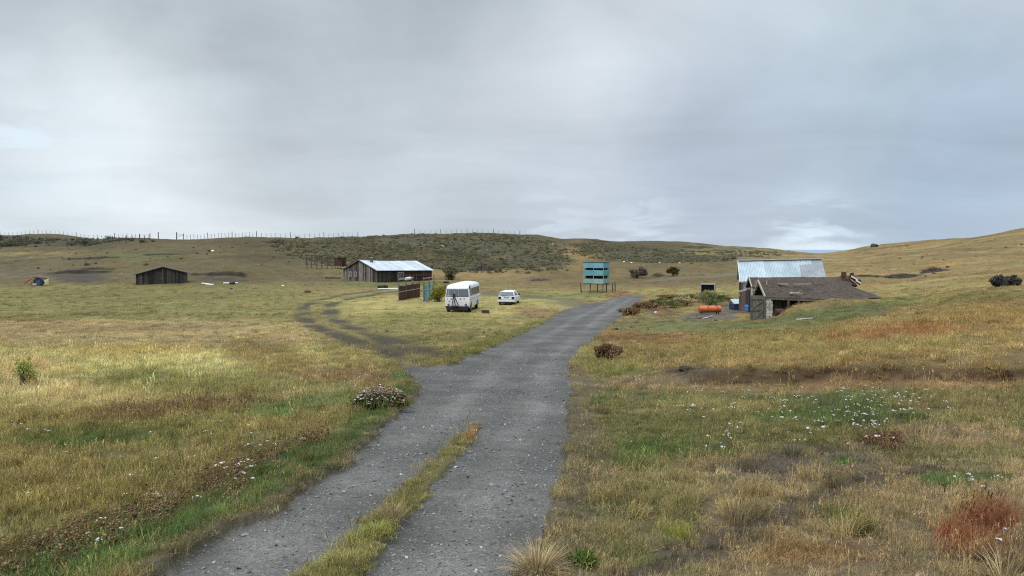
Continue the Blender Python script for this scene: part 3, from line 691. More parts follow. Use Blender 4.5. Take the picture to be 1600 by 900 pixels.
# --- loose stones on the road
def stone(name, seed, n=1, m=None):
    r = random.Random(seed); bm = bmesh.new(); bmesh.ops.create_icosphere(bm, subdivisions=n, radius=1)
    s = (r.uniform(.8, 1.3), r.uniform(.7, 1.1), r.uniform(.45, .75))
    for v in bm.verts: v.co = Vector((v.co.x * s[0], v.co.y * s[1], v.co.z * s[2])) * r.uniform(.8, 1.15)
    me = bpy.data.meshes.new(name); bm.to_mesh(me); bm.free(); me.materials.append(m); return bpy.data.objects.new(name, me)
STM = mat('loose stone', .9, .2); q_ = G(STM); q_.base(q_.mix(1.0, q_.attr('tint', 'INSTANCER'), q_.val(q_.noise(q_.pos('Object'), 3, 3), .7, 1.3), 'MULTIPLY'))
STN = [stone('pebble', 40 + k, 1, STM) for k in range(4)]
x, y = sample(60000, 4.2, 34, .7, pw=.7); FLs = fields(x, y)
pr = np.where(FLs[0] > .5, .55 + .5 * fbm(x, y, .8, 3, 95), .05 * (np.abs(FLs[5]) < .5)); kp = rng.random(len(x)) < pr
x, y = x[kp], y[kp]; n = len(x); sz = .0055 * np.exp(np.abs(rng.normal(0, .65, n))) * np.clip(.8 + y / 22, 1, 2); sz = np.minimum(sz, .03)
gcl = np.clip(.135 * np.exp(rng.normal(0, .38, n)), .03, .42)[:, None] * np.array([1.0, .985, .97])
scatter('gravel', x, y, STN, rng.integers(0, 4, n), sz, rng.uniform(0, 6.28, n), .4, gcl, 'loose grey stones lying on the gravel road', zoff=sz * .25)

# --- scrub on the hillsides
def shrub_proto(name, seed, n, leaf, hgt=.55, mat_=None):
    r = random.Random(seed); V = []; Fc = []; cl = []
    for k in range(13):
        a = r.uniform(0, 6.28); d = r.uniform(.1, .8) ; cl.append((d * math.cos(a), d * math.sin(a), r.uniform(.1, hgt) * (1 - .45 * d), r.uniform(.2, .4)))
    for k in range(n):
        c = cl[r.randrange(len(cl))]; p = Vector((r.gauss(0, 1), r.gauss(0, 1), r.gauss(0, .8))).normalized() * c[3] * r.uniform(.6, 1.1) + Vector(c[:3])
        if p.z < -.02: p.z = abs(p.z) * .5
        e = Euler((r.uniform(0, 6), r.uniform(0, 6), r.uniform(0, 6))).to_matrix(); s = leaf * r.uniform(.6, 1.4); i = len(V)
        V += [tuple(p + e @ Vector(q)) for q in ((-s, 0, 0), (0, -s * .5, 0), (s, 0, 0), (0, s * .5, 0))]; Fc.append((i, i + 1, i + 2, i + 3))
    return proto(name, V, Fc, mat_ or SCRUBM)
SH = [shrub_proto('scrub_bush', 60 + k, 340, .10) for k in range(5)]
def scrub(ellipses, n, smin, smax, palette):
    U, V_ = [], []
    while len(U) < n:
        e = random.choices(ellipses, [a[2] * a[3] for a in ellipses])[0]; a = random.uniform(0, 6.28); d = random.random() ** .62 * 1.12
        cu, cv, ru, rv, an = e; du, dv = d * ru * math.cos(a), d * rv * math.sin(a); ca, sa = math.cos(R(an)), math.sin(R(an))
        U.append(cu + du * ca - dv * sa); V_.append(cv + du * sa + dv * ca)
    P = [g0(u, v) for u, v in zip(U, V_)]; P = [p for p in P if p.y < 420]
    x = np.array([p.x for p in P]); y = np.array([p.y for p in P])
    k = fbm(x, y * .7, 15, 4, 97) > -.06 ; k |= rng.random(len(x)) < .2; x, y = x[k], y[k]; n = len(x)
    pal = np.array(palette); ci = np.clip(((fbm(x, y, 16, 3, 98) + .6 + rng.normal(0, .25, n)) / 1.2 * len(pal)).astype(int), 0, len(pal) - 1)
    return x, y, rng.uniform(smin, smax, n) * np.exp(rng.normal(0, .25, n)), pal[ci] * np.exp(rng.normal(0, .12, n))[:, None]
pal = [C(150, 146, 124), C(126, 122, 94), C(108, 106, 76), C(140, 130, 106), C(154, 140, 104), C(116, 114, 84)]
sA = scrub([(690, 396, 190, 22, 4), (560, 393, 110, 17, 8), (640, 405, 110, 11, 3), (825, 391, 58, 21, 12), (740, 409, 90, 11, 0), (500, 392, 70, 16, 10), (660, 376, 150, 8, 0), (800, 375, 70, 7, 5)], 10000, .26, .62, pal)
sB = scrub([(985, 395, 98, 13, 5), (1090, 402, 60, 8, 2), (930, 386, 40, 8, 0), (1170, 398, 50, 6, 0)], 3000, .24, .55, [C(140, 138, 116), C(128, 126, 96), C(118, 116, 86), C(148, 138, 110)])
sC = scrub([(30, 379, 60, 8, 0), (0, 380, 40, 8, 0), (110, 378, 60, 5, 0), (190, 375, 50, 3, 4)], 700, .5, 1.1, [C(84, 86, 62), C(102, 102, 82), C(126, 120, 106)])
sD = scrub([(300, 385, 250, 12, 0), (880, 412, 220, 14, 0), (1450, 400, 150, 30, -8), (250, 410, 240, 16, 0)], 170, .2, .4, [C(110, 90, 58), C(104, 98, 58)])
cc = [np.concatenate([a[i] for a in (sA, sB, sC, sD)]) for i in range(4)]
scatter('scrub', cc[0], cc[1], SH, rng.integers(0, 5, len(cc[0])), cc[2], rng.uniform(0, 6.28, len(cc[0])), .08, cc[3], 'low grey green scrub covering the far hillsides')
# ------------------------------------------------------------------ object helpers
def tag(o, label=None, cat=None, group=None, kind=None):
    if label: o['label'] = label
    if cat: o['category'] = cat
    if group: o['group'] = group
    if kind: o['kind'] = kind
    return o
def thing(name, label, cat, loc, rz=0.0, group=None):
    o = bpy.data.objects.new(name, None); COL.objects.link(o); o.empty_display_size = .3
    o.location = loc; o.rotation_euler = (0, 0, rz); return tag(o, label, cat, group)
class MB:
    def __init__(s): s.V = []; s.F = []; s.M = []; s.P = []
    def add(s, V, Fc, m=0):
        i = len(s.V); s.P.append((i, len(s.F))); s.V += [tuple(v) for v in V]; s.F += [tuple(i + k for k in f) for f in Fc]; s.M += [m] * len(Fc); return s
    def box(s, c, d, rot=None, m=0):
        x, y, z = d[0] / 2, d[1] / 2, d[2] / 2; c = Vector(c)
        P = [Vector(p) for p in ((-x, -y, -z), (x, -y, -z), (x, y, -z), (-x, y, -z), (-x, -y, z), (x, -y, z), (x, y, z), (-x, y, z))]
        if rot is not None:
            e = rot if isinstance(rot, Matrix) else Euler(rot).to_matrix(); P = [e @ p for p in P]
        return s.add([c + p for p in P], [(0, 3, 2, 1), (4, 5, 6, 7), (0, 1, 5, 4), (1, 2, 6, 5), (2, 3, 7, 6), (3, 0, 4, 7)], m)
    def bar(s, a, b, w, hh, m=0, up=(0, 0, 1)):
        a, b = Vector(a), Vector(b); d = (b - a); ln = d.length; d.normalize(); up = Vector(up)
        sd = d.cross(up)
        if sd.length < 1e-3: sd = d.cross(Vector((1, 0, 0)))
        sd.normalize(); u2 = sd.cross(d)
        return s.box((a + b) / 2, (w, ln, hh), Matrix((sd, d, u2)).transposed(), m)
    def tube(s, a, b, r0, r1=None, n=8, m=0, cap=True):
        a, b = Vector(a), Vector(b); r1 = r0 if r1 is None else r1; d = (b - a).normalized(); q = d.orthogonal().normalized(); w = d.cross(q)
        V = []
        for p, r in ((a, r0), (b, r1)):
            for k in range(n): t = 6.2832 * k / n; V.append(p + (q * math.cos(t) + w * math.sin(t)) * r)
        Fc = [(k, (k + 1) % n, n + (k + 1) % n, n + k) for k in range(n)]
        if cap: Fc += [tuple(range(n - 1, -1, -1)), tuple(range(n, 2 * n))]
        return s.add(V, Fc, m)
    def grid(s, rowsP, m=0, flip=False):
        nr_, nc_ = len(rowsP), len(rowsP[0]); V = [p for r in rowsP for p in r]; Fc = []
        for i in range(nr_ - 1):
            for j in range(nc_ - 1):
                q = (i * nc_ + j, i * nc_ + j + 1, (i + 1) * nc_ + j + 1, (i + 1) * nc_ + j); Fc.append(q[::-1] if flip else q)
        return s.add(V, Fc, m)
    def slab(s, quad, th, m=0):
        """solid plate: quad corners counter-clockwise seen from outside, thickness inward"""
        q = [Vector(p) for p in quad]; nn = (q[1] - q[0]).cross(q[3] - q[0]).normalized(); b = [p - nn * th for p in q]
        return s.add(q + b, [(0, 1, 2, 3), (7, 6, 5, 4), (0, 4, 5, 1), (1, 5, 6, 2), (2, 6, 7, 3), (3, 7, 4, 0)], m)
    def each(s, name, mats, parent=None, **k):
        """every added piece becomes a part of its own"""
        out_ = []
        for i, (v0, f0) in enumerate(s.P):
            v1, f1 = s.P[i + 1] if i + 1 < len(s.P) else (len(s.V), len(s.F)); p = MB(); p.add(s.V[v0:v1], [tuple(q - v0 for q in f) for f in s.F[f0:f1]]); p.M = s.M[f0:f1]; out_.append(p.build(name, mats, parent, **k))
        return out_
    def build(s, name, mats, parent=None, smooth=False, bevel=0.0, label=None):
        me = bpy.data.meshes.new(name); me.from_pydata(s.V, [], s.F)
        for mm in (mats if isinstance(mats, (list, tuple)) else [mats]): me.materials.append(mm)
        me.polygons.foreach_set('material_index', np.array(s.M, np.int32))
        bm = bmesh.new(); bm.from_mesh(me)
        if smooth: bmesh.ops.remove_doubles(bm, verts=bm.verts, dist=1e-4)
        bmesh.ops.recalc_face_normals(bm, faces=bm.faces)
        if bevel: bmesh.ops.bevel(bm, geom=list(bm.edges), offset=bevel, segments=2, affect='EDGES', profile=.6, clamp_overlap=True)
        if smooth:
            for f in bm.faces: f.smooth = True
            for e in bm.edges:
                if len(e.link_faces) == 2 and e.calc_face_angle(0) > R(38): e.smooth = False
        bm.to_mesh(me); bm.free(); me.update()
        o = bpy.data.objects.new(name, me); COL.objects.link(o)
        if parent: o.parent = parent
        if label: o['label'] = label
        return o
def loc(o, p):
    """world point into a thing's own coordinates"""
    return Euler(o.rotation_euler).to_matrix().inverted() @ (Vector(p) - Vector(o.location))
# ------------------------------------------------------------------ materials
def wood(name, a, b, streak=(40, 40, 3), rough=.9, isl=.35):
    m = mat(name, rough, .15); q = G(m); P = q.pos('Object', streak)
    n = q.noise(P, 1.0, 5, .65); n2 = q.noise(q.pos('Object'), 1.3, 4, .6)
    c = q.mix(q.ramp(n, .3, .7), tuple(a), tuple(b)); c = q.mix(1.0, c, q.val(q.island(), 1 - isl, 1 + isl), 'MULTIPLY'); c = q.mix(1.0, c, q.val(n2, .65, 1.35), 'MULTIPLY')
    q.base(c); q.bump(n, .006, .8); return m
WOOD_GREY = wood('weathered grey planks', (.055, .049, .044), (.17, .155, .14))
WOOD_BARN = wood('weathered barn planks', (.028, .025, .023), (.20, .18, .16), (26, 26, 1.2), isl=.8)
WOOD_DARK = wood('dark weathered planks', (.015, .014, .013), (.058, .054, .05), isl=.55)
WOOD_RED = wood('faded red planks', (.035, .018, .015), (.085, .04, .032), isl=.3)
WOOD_PALE = wood('bleached boards', (.2, .18, .15), (.42, .39, .34), isl=.3)
WOOD_POST = wood('old posts', (.05, .044, .038), (.12, .11, .095), isl=.3)
def zinc(name, a, b, rust=.15, wave=36, axis=0, isl=.17, rough=.55):
    m = mat(name, rough, .35, .25); q = G(m); P = q.pos('Object'); n = q.noise(P, .9, 6, .65); n2 = q.noise(q.pos('Object', (6, 6, .6)), 1.5, 4, .6)
    c = q.mix(q.ramp(n, .3, .7), tuple(a), tuple(b)); c = q.mix(1.0, c, q.val(q.island(), 1 - isl, 1 + isl), 'MULTIPLY')
    c = q.mix(q.math('MULTIPLY', q.ramp(n2, .58, .75), rust), c, (.16, .09, .055))
    q.base(c); return m
ZINC = zinc('galvanised roof sheet', (.31, .34, .365), (.42, .45, .475), .25)
ZINC_OLD = zinc('dull old roof sheet', (.17, .18, .195), (.24, .25, .265), .3)
ZINC_BLUE = zinc('pale blue grey sheet', (.27, .33, .36), (.38, .44, .47), .2)
RUST = zinc('rusty sheet', (.05, .022, .015), (.105, .045, .03), .5, isl=.3, rough=.8)
TEAL = zinc('worn turquoise paint', (.085, .23, .275), (.145, .33, .36), .22, isl=.18)
TEAL_SKY = zinc('sun bleached blue paint', (.115, .28, .37), (.18, .36, .43), .2, isl=.12)
TEAL_PALE = zinc('chalky green blue paint', (.18, .31, .31), (.28, .39, .36), .25, isl=.15)
DARKM = plain('painted recess shade', (.012, .012, .013), .9)
BLACK = plain('black rubber and plastic', (.018, .018, .019), .6, .25)
def paintw(name, rgb, dirt=.35, rough=.35):
    m = mat(name, rough, .5); q = G(m); n = q.noise(q.pos('Object'), 1.6, 6, .65); n2 = q.noise(q.pos('Object', (5, 5, .8)), 1.6, 4, .6)
    c = q.mix(q.math('MULTIPLY', q.ramp(n, .5, .75), dirt), tuple(rgb), (.42, .36, .3)); c = q.mix(q.math('MULTIPLY', q.ramp(n2, .6, .8), dirt), c, (.36, .29, .24)); q.base(c); return m
WHITE = paintw('old white paint', (.56, .58, .60)); WHITE_CAR = paintw('white car paint', (.60, .62, .63), .2)
WHITE_TRIM = plain('white trim', (.56, .56, .545), .6, .12); CREAM = plain('pale curtain', (.20, .23, .22), .9, .25, 14)
def glass(name, rgb, rough=.12):
    m = mat(name, rough, .6); q = G(m); n = q.noise(q.pos('Object'), 2.2, 4, .6); q.base(q.mix(1.0, tuple(rgb), q.val(n, .5, 1.5), 'MULTIPLY')); return m
GLASS = glass('dark window glass', (.030, .036, .042)); GLASS_FOG = glass('dusty window glass', (.075, .095, .11), .25)
STEEL = plain('grey steel', (.28, .29, .30), .5, .3, 5, .5, .4); REDBAR = plain('dark red steel bar', (.045, .012, .014), .6, .35)
ORANGE = zinc('orange tank paint', (.36, .085, .032), (.48, .14, .06), .85, rough=.5); q_ = G(ORANGE); q_.base(q_.mix(q_.math('MULTIPLY', q_.ramp(q_.noise(q_.pos('Object'), 3.2, 6, .7), .48, .62), .75), q_.mix(1.0, (.50, .125, .045), q_.val(q_.noise(q_.pos('Object'), 1.2, 4), .7, 1.3), 'MULTIPLY'), (.13, .055, .032))); BLUEP = plain('blue plastic', (.03, .16, .50), .4, .15)
RUSTRED = plain('rusty red iron', (.055, .018, .014), .8, .4)
STONEW = None
def cell(name, rgb, sc=5, var=.35, rough=.95):
    m = mat(name, rough, .2); q = G(m); P = q.pos('Object'); v = q.n('ShaderNodeSeparateColor'); q.L.new(q.vor(P, sc), v.inputs[0]); n = q.noise(P, 9, 5, .65)
    c = q.mix(1.0, tuple(rgb), q.val(v.outputs[0], 1 - var, 1 + var), 'MULTIPLY'); c = q.mix(1.0, c, q.val(n, .7, 1.3), 'MULTIPLY'); q.base(c); q.bump(n, .02); return m
BLOCKS = cell('pale stacked blocks', (.36, .34, .30), 5); ROCKM = cell('pale rock', (.42, .41, .38), 3, .2)
SOD = cell('bare earth roof', (.060, .046, .036), 7, .35); HEAP = cell('dark earth and brushwood', (.05, .042, .036), 6, .5)

def boards(mb, a, b, zb, zt, bw=.18, th=.03, gap=.012, m=0, jit=.04, mf=None):
    """upright planks along a-b (xy); zb, zt are functions of the fraction along the wall"""
    a, b = Vector((a[0], a[1], 0)), Vector((b[0], b[1], 0)); ln = (b - a).length; n = max(1, int(ln / bw)); d = (b - a) / n
    ang = math.atan2(d.y, d.x)
    for k in range(n):
        t0, t1 = k / n, (k + 1) / n; c = a + d * (k + .5); j = random.uniform(-jit, jit * .3); z0 = zb((t0 + t1) / 2); h0_, h1_ = zt(t0) + j, zt(t1) + j
        w = d.length / 2 - gap / 2; t = th / 2; ux = Vector((math.cos(ang), math.sin(ang), 0)); uy = Vector((-math.sin(ang), math.cos(ang), 0)) ; off = uy * random.uniform(-.008, .008)
        P = [c + off + ux * sx * w + uy * sy * t + Vector((0, 0, z)) for z, (sx, sy) in [(z0, q) for q in ((-1, -1), (1, -1), (1, 1), (-1, 1))]]
        P += [c + off + ux * sx * w + uy * sy * t + Vector((0, 0, h0_ if sx < 0 else h1_)) for (sx, sy) in ((-1, -1), (1, -1), (1, 1), (-1, 1))]
        mb.add(P, [(0, 3, 2, 1), (4, 5, 6, 7), (0, 1, 5, 4), (1, 2, 6, 5), (2, 3, 7, 6), (3, 0, 4, 7)], mf(t0) if mf else m)
    return mb
def corrugated(mb, q, n, amp=.012, m=0, th=.012):
    """a corrugated sheet on quad (bl, br, tr, tl); waves run up the slope"""
    bl, br, tr, tl = [Vector(p) for p in q]; nn = (br - bl).cross(tl - bl).normalized(); bot, top = [], []
    for k in range(2 * n + 1):
        t = k / (2 * n); o = nn * (amp if k % 2 else -amp); bot.append(bl.lerp(br, t) + o); top.append(tl.lerp(tr, t) + o)
    mb.grid([bot, top], m); mb.grid([[p - nn * th for p in bot], [p - nn * th for p in top]], m, True); return mb

# ------------------------------------------------------------------ minibus
def loft(prof, yf, yr, L_, ny=10, front_cols=9, bulge=.06):
    """closed vehicle shell: prof = [(half width, z)] bottom to top; yf/yr set-back of nose and tail at height z"""
    mb = MB(); n = len(prof); left = [(-w, z) for w, z in prof]; right = [(w, z) for w, z in prof[::-1] if w > 1e-6]
    ring = left + right; st = [k / ny for k in range(ny + 1)]
    rowsP = [[Vector((x, yf(z) + (L_ - yf(z) - yr(z)) * s, z)) for (x, z) in ring] for s in st]
    rowsP = [r + [r[0]] for r in rowsP]; mb.grid(rowsP)
    def cap(f, sgn, rev):
        g_ = [[Vector((w * (2 * c / (front_cols - 1) - 1), f(z) + sgn * bulge * (1 - (2 * c / (front_cols - 1) - 1) ** 2), z)) for c in range(front_cols)] for w, z in prof if w > 1e-6]
        mb.grid(g_, 0, rev)
    cap(yf, -1, False); cap(lambda z: L_ - yr(z), 1, True); return mb
def interp(tbl):
    xs = [a for a, _ in tbl]; ys = [b for _, b in tbl]; return lambda z: float(np.interp(z, xs, ys))
def wheel(parent, c, r, w, rim=STEEL):
    """axle along x"""
    t = MB(); n = 20; prof = [(-w / 2, r * .72), (-w / 2, r * .93), (-w * .36, r), (w * .36, r), (w / 2, r * .93), (w / 2, r * .72)]
    rows_ = [[Vector((c[0] + x, c[1] + q * math.cos(6.2832 * k / n), c[2] + q * math.sin(6.2832 * k / n))) for k in range(n + 1)] for x, q in prof]; t.grid(rows_)
    wl = t.build('wheel', BLACK, parent, smooth=True)
    d = MB(); d.tube((c[0] - w * .4, c[1], c[2]), (c[0] + w * .4, c[1], c[2]), r * .72, n=20); d.tube((c[0] - w * .46, c[1], c[2]), (c[0] + w * .46, c[1], c[2]), r * .25, n=12)
    d.build('rim', rim, wl, smooth=True); return wl
p0 = g(714.5, 488.6); sB_ = p0.y / 62.0
bus = thing('minibus', 'abandoned white minibus with a steel tow frame leaning on its front', 'minibus', p0, R(-6.0)); bus.scale = (sB_,) * 3
BP = [(.90, .36), (1.0, .42), (1.03, .75), (1.04, 1.05), (1.03, 1.32), (.985, 1.66), (.955, 1.98), (.93, 2.14), (.86, 2.27), (.68, 2.36), (.36, 2.41), (.02, 2.43)]
bw_ = interp([(z, w) for w, z in BP]); byf = interp([(.3, .03), (.8, 0), (1.25, .02), (1.36, .04), (1.98, .18), (2.14, .27), (2.27, .45), (2.36, .8), (2.43, 1.3)]); byr = interp([(.3, .05), (1.3, .0), (2.0, .1), (2.28, .25), (2.45, .8)])
BL = 6.3
loft(BP, byf, byr, BL, 12).build('body', WHITE, bus, smooth=True)
def front_pt(fx, z, out=.012): w = bw_(z); return Vector((w * fx, byf(z) - .06 * (1 - fx * fx) - out, z))
def side_pt(y, z, out=.012, s=1): return Vector((s * (bw_(z) + out), y, z))
for fa, fb, gm in ((-.93, -.02, GLASS_FOG), (.02, .93, GLASS_FOG)):
    m_ = MB(); m_.grid([[front_pt(fa + (fb - fa) * k / 8, z) for k in range(9)] for z in np.linspace(1.36, 1.97, 7)]); m_.build('windscreen', gm, bus, smooth=True)
m_ = MB(); m_.grid([[front_pt(-.95 + 1.9 * k / 16, z, .004) for k in range(17)] for z in np.linspace(1.32, 2.01, 7)]); m_.build('windscreen_seal', BLACK, bus, smooth=True)
for fa, fb, za, zb in ((-.80, -.72, 1.40, 1.9), (-.30, -.22, 1.42, 1.80), (.05, .10, 1.40, 1.93)):
    m_ = MB(); m_.grid([[front_pt(fa + (fb - fa) * k / 2, z, .018) for k in range(3)] for z in np.linspace(za, zb, 5)]); m_.build('curtain', CREAM, bus)
m_ = MB(); m_.grid([[front_pt(-.9 + .36 * k / 3, z, .018) for k in range(4)] for z in (1.37, 1.41)]); m_.build('paper_strip', WHITE_TRIM, bus)
for s in (1, -1):
    for k in range(5):
        ya = .62 + k * 1.08; yb = ya + .98
        m_ = MB(); m_.grid([[side_pt(ya + (yb - ya) * j / 3, z, .012, s) for j in range(4)] for z in np.linspace(1.36, 1.98, 6)]); sw = m_.build('side_window', GLASS if k else GLASS_FOG, bus, smooth=True)
        m_ = MB()
        for (y_a, y_b, z_a, z_b) in ((ya + .66, ya + .90, 1.38, 1.44 + .05 * (k % 2)), (ya + .6, ya + .86, 1.84 + .04 * (k % 3), 1.93)):
            m_.grid([[side_pt(y_a + (y_b - y_a) * j / 2, z, .02, s) for j in range(3)] for z in np.linspace(z_a, z_b, 3)])
        m_.each('torn_blind', CREAM, sw)
    for yw in (.95, 4.55):
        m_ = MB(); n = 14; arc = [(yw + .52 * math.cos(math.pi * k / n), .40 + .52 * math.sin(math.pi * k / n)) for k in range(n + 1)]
        m_.grid([[side_pt(y, z, .010, s) for y, z in arc], [side_pt(y, .37, .010, s) for y, z in arc]]); m_.build('wheel_arch_shade', DARKM, bus)  # dark half disc on the side, shade of the wheel recess put into colour
        wheel(bus, (s * .92, yw, .40), .40, .24)
    m_ = MB(); m_.grid([[side_pt(.1 + 6.0 * j / 20, z, .014, s) for j in range(21)] for z in (1.06, 1.11)]); m_.build('side_moulding', STEEL, bus)
m_ = MB(); m_.grid([[front_pt(-1 + 2 * k / 12, z, .05) for k in range(13)] for z in (.20, .30, .48, .54)]); m_.grid([[front_pt(-1 + 2 * k / 12, z, -.08) for k in range(13)] for z in (.24, .5)], 0, True); m_.build('bumper', BLACK, bus)  # bumper drawn low, shade beneath the nose put into its black
m_ = MB(); m_.box((0, 1.2, .34), (1.7, 2.2, .16)); m_.box((0, 4.0, .36), (1.5, 3.4, .14)); m_.each('chassis_rail', BLACK, bus)
for fx in (-.72, .72):
    m_ = MB(); c = front_pt(fx, .66, 0); m_.tube(c + Vector((0, .05, 0)), c - Vector((0, .03, 0)), .085, n=16); hl = m_.build('headlight', GLASS_FOG, bus, smooth=True)
    m_ = MB(); m_.tube(c + Vector((0, .05, 0)), c - Vector((0, .012, 0)), .105, n=16); m_.build('headlight_ring', STEEL, hl, smooth=True)
RUSTSPOT = plain('rust spots', (.26, .17, .15), .9, .4)
m_ = MB(); r = random.Random(5)
for k in range(80):
    fx, z = r.uniform(-.93, .93), r.choice((r.uniform(.52, .66), r.uniform(.52, .62), r.uniform(.7, 1.25))); w_, h_ = r.uniform(.008, .03), r.uniform(.006, .028)
    a_ = [(fx - w_, z), (fx - w_ * .3, z - h_), (fx + w_, z - h_ * .3), (fx + w_ * .4, z + h_)]
    m_.add([front_pt(*q, .006) for q in a_], [(0, 1, 2, 3)])
m_.build('rust_spots', RUSTSPOT, bus)['kind'] = 'stuff'
m_ = MB()   # flaked remains of the letters across the nose
def stroke(x0, z0, x1, z1, t=.022):
    dx_, dz_ = x1 - x0, z1 - z0; l_ = math.hypot(dx_, dz_) or 1; px, pz = -dz_ / l_ * t, dx_ / l_ * t
    m_.add([front_pt(*q, .008) for q in ((x0 - px, z0 - pz), (x1 - px, z1 - pz), (x1 + px, z1 + pz), (x0 + px, z0 + pz))], [(0, 1, 2, 3)])
def lett_N(x, z, w=.09, hh=.15): stroke(x, z, x, z + hh); stroke(x, z + hh, x + w, z); stroke(x + w, z, x + w, z + hh)
def lett_Y(x, z, w=.10, hh=.15): stroke(x + w / 2, z, x + w / 2, z + hh * .5); stroke(x + w / 2, z + hh * .5, x, z + hh); stroke(x + w / 2, z + hh * .5, x + w, z + hh)
LETM = plain('faded letter paint', (.24, .12, .13), .8, .4, 9)
for fn_, x_, z_ in ((lett_N, -.52, 1.07), (lett_N, .22, 1.07), (lett_Y, .52, 1.05)):
    m_ = MB(); fn_(x_, z_); m_.build('faded_letter', LETM, bus)
m_ = MB()
for q_4 in ((-.84, 1.2, -.76, 1.21), (-.84, 1.08, -.78, 1.09), (-.68, .88, -.68, 1.0), (-.63, .88, -.6, 1.0), (-.2, .9, -.2, 1.0)): stroke(*q_4)
m_.each('letter_fragment', LETM, bus)
for s in (1, -1):
    m_ = MB(); m_.tube((s * .88, .32, 2.0), (s * 1.06, .1, 2.12), .018); mr = m_.build('mirror_arm', BLACK, bus); m_ = MB(); m_.box((s * 1.04, .08, 2.14), (.10, .06, .30), (0, s * .35, 0)); m_.build('mirror', BLACK, mr, bevel=.012)
m_ = MB()
for x in (-.4, .35): m_.tube((x - .03, .22, 1.36), (x + .3, .12, 1.62), .008)
m_.each('wiper', BLACK, bus)
# tow frame
tf = thing('tow_frame', 'dark red A shaped tow frame propped upright against the minibus nose', 'tow bar', Vector(p0), R(-6.0)); tf.scale = (sB_,) * 3
ap, fl, fr = Vector((-.27, -.13, 1.50)), Vector((-.44, -.24, .40)), Vector((.22, -.24, .40))
m_ = MB(); m_.bar(ap, fl, .055, .05); m_.bar(ap, fr, .055, .05); m_.bar(ap.lerp(fl, .12), fl.lerp(fr, .55), .04, .04); m_.each('bar', REDBAR, tf)
m_ = MB(); m_.bar(fl.lerp(ap, .14) - Vector((.04, 0, 0)), fr.lerp(ap, .14) + Vector((.04, 0, 0)), .06, .06); m_.build('cross_bar', REDBAR, tf)
m_ = MB(); m_.box(ap - Vector((0, 0, .06)), (.12, .10, .28), (0, .1, 0)); m_.tube(ap + Vector((0, 0, .05)), ap + Vector((.0, 0, .16)), .05, n=10); m_.each('coupling', BLACK, tf)
# rusty trough beside it
pt = g(758.5, 489.3); tr = thing('metal_trough', 'small rusty red open box lying in the grass by the minibus wheel', 'box', pt, R(-8))
sx, sy, sz_ = .29, .22, .30
m_ = MB(); m_.box((0, -sy, sz_ / 2), (2 * sx, .03, sz_)); m_.box((0, sy, sz_ / 2), (2 * sx, .03, sz_)); m_.box((-sx, 0, sz_ / 2), (.03, 2 * sy - .04, sz_)); m_.box((sx, 0, sz_ / 2), (.03, 2 * sy - .04, sz_)); m_.box((0, 0, .03), (2 * sx - .04, 2 * sy - .04, .03)); m_.each('side', RUSTRED, tr)
m_ = MB(); m_.box((0, -sy, sz_ + .012), (2 * sx + .06, .06, .02)); m_.box((0, sy, sz_ + .012), (2 * sx + .06, .06, .02)); m_.each('rim', WOOD_PALE, tr)

# ------------------------------------------------------------------ car, seen from behind
pc_ = g(791.0, 477.0); sC_ = pc_.y / 72.0 * 1.02
car = thing('parked_car', 'small white hatchback seen from behind in the grass beyond the minibus', 'car', pc_, R(-8.5)); car.scale = (sC_,) * 3
CPF = [(.70, .20), (.78, .26), (.81, .45), (.82, .66), (.80, .80), (.76, .86)]
loft(CPF, interp([(.2, .1), (.35, .0), (.5, .02), (.86, .08)]), interp([(.2, .15), (.45, .0), (.62, .1), (.72, .6), (.86, 1.2)]), 3.9, 10, 9, .05).build('body', WHITE_CAR, car, smooth=True)
GP = [(.76, .86), (.72, 1.0), (.66, 1.16), (.60, 1.27), (.50, 1.32), (.28, 1.345), (.02, 1.35)]; gw_ = interp([(z, w) for w, z in GP]); gyf = interp([(.86, .09), (1.25, .40), (1.32, .58), (1.35, .95)])
gyr = interp([(.86, 1.0), (1.28, 1.65), (1.35, 1.95)])
loft(GP, gyf, gyr, 3.9, 8, 9, .04).build('cabin', WHITE_CAR, car, smooth=True)
def cpt(fx, z, out=.008): return Vector((gw_(z) * fx, gyf(z) - .04 * (1 - fx * fx) - out, z))
m_ = MB(); m_.grid([[cpt(-.9 + 1.8 * k / 10, z) for k in range(11)] for z in np.linspace(.90, 1.26, 5)]); rw = m_.build('rear_window', GLASS_FOG, car, smooth=True)
m_ = MB(); m_.grid([[cpt(-.95 + 1.9 * k / 10, z, .004) for k in range(11)] for z in np.linspace(.88, 1.28, 5)]); m_.build('window_seal', BLACK, rw, smooth=True)
m_ = MB(); m_.tube(cpt(-.55, .93, .03), cpt(.15, .99, .03), .010); m_.build('wiper', BLACK, rw)
for s in (1, -1):
    for ya, yb, in ((.75, 1.35), (1.42, 2.05)):
        m_ = MB(); m_.grid([[Vector((s * (gw_(z) + .008), ya + (yb - ya) * j / 2 + (z - .9) * (.25 if ya < 1 else -.12), z)) for j in range(3)] for z in np.linspace(.90, 1.24, 4)]); m_.build('side_window', GLASS, car, smooth=True)
    for yw in (.72, 3.1): wheel(car, (s * .70, yw, .27), .27, .17)
    m_ = MB(); m_.box((s * .64, -.005, .72), (.25, .09, .20)); m_.build('tail_light', plain('dark tail light', (.035, .008, .012), .3, .2), car, bevel=.015)
    m_ = MB(); m_.box((s * .93, 2.15, .95), (.20, .10, .14)); m_.build('mirror', BLACK, car, bevel=.02)
m_ = MB(); m_.box((0, -.035, .42), (1.60, .10, .17)); m_.build('bumper', WHITE_CAR, car, bevel=.03)
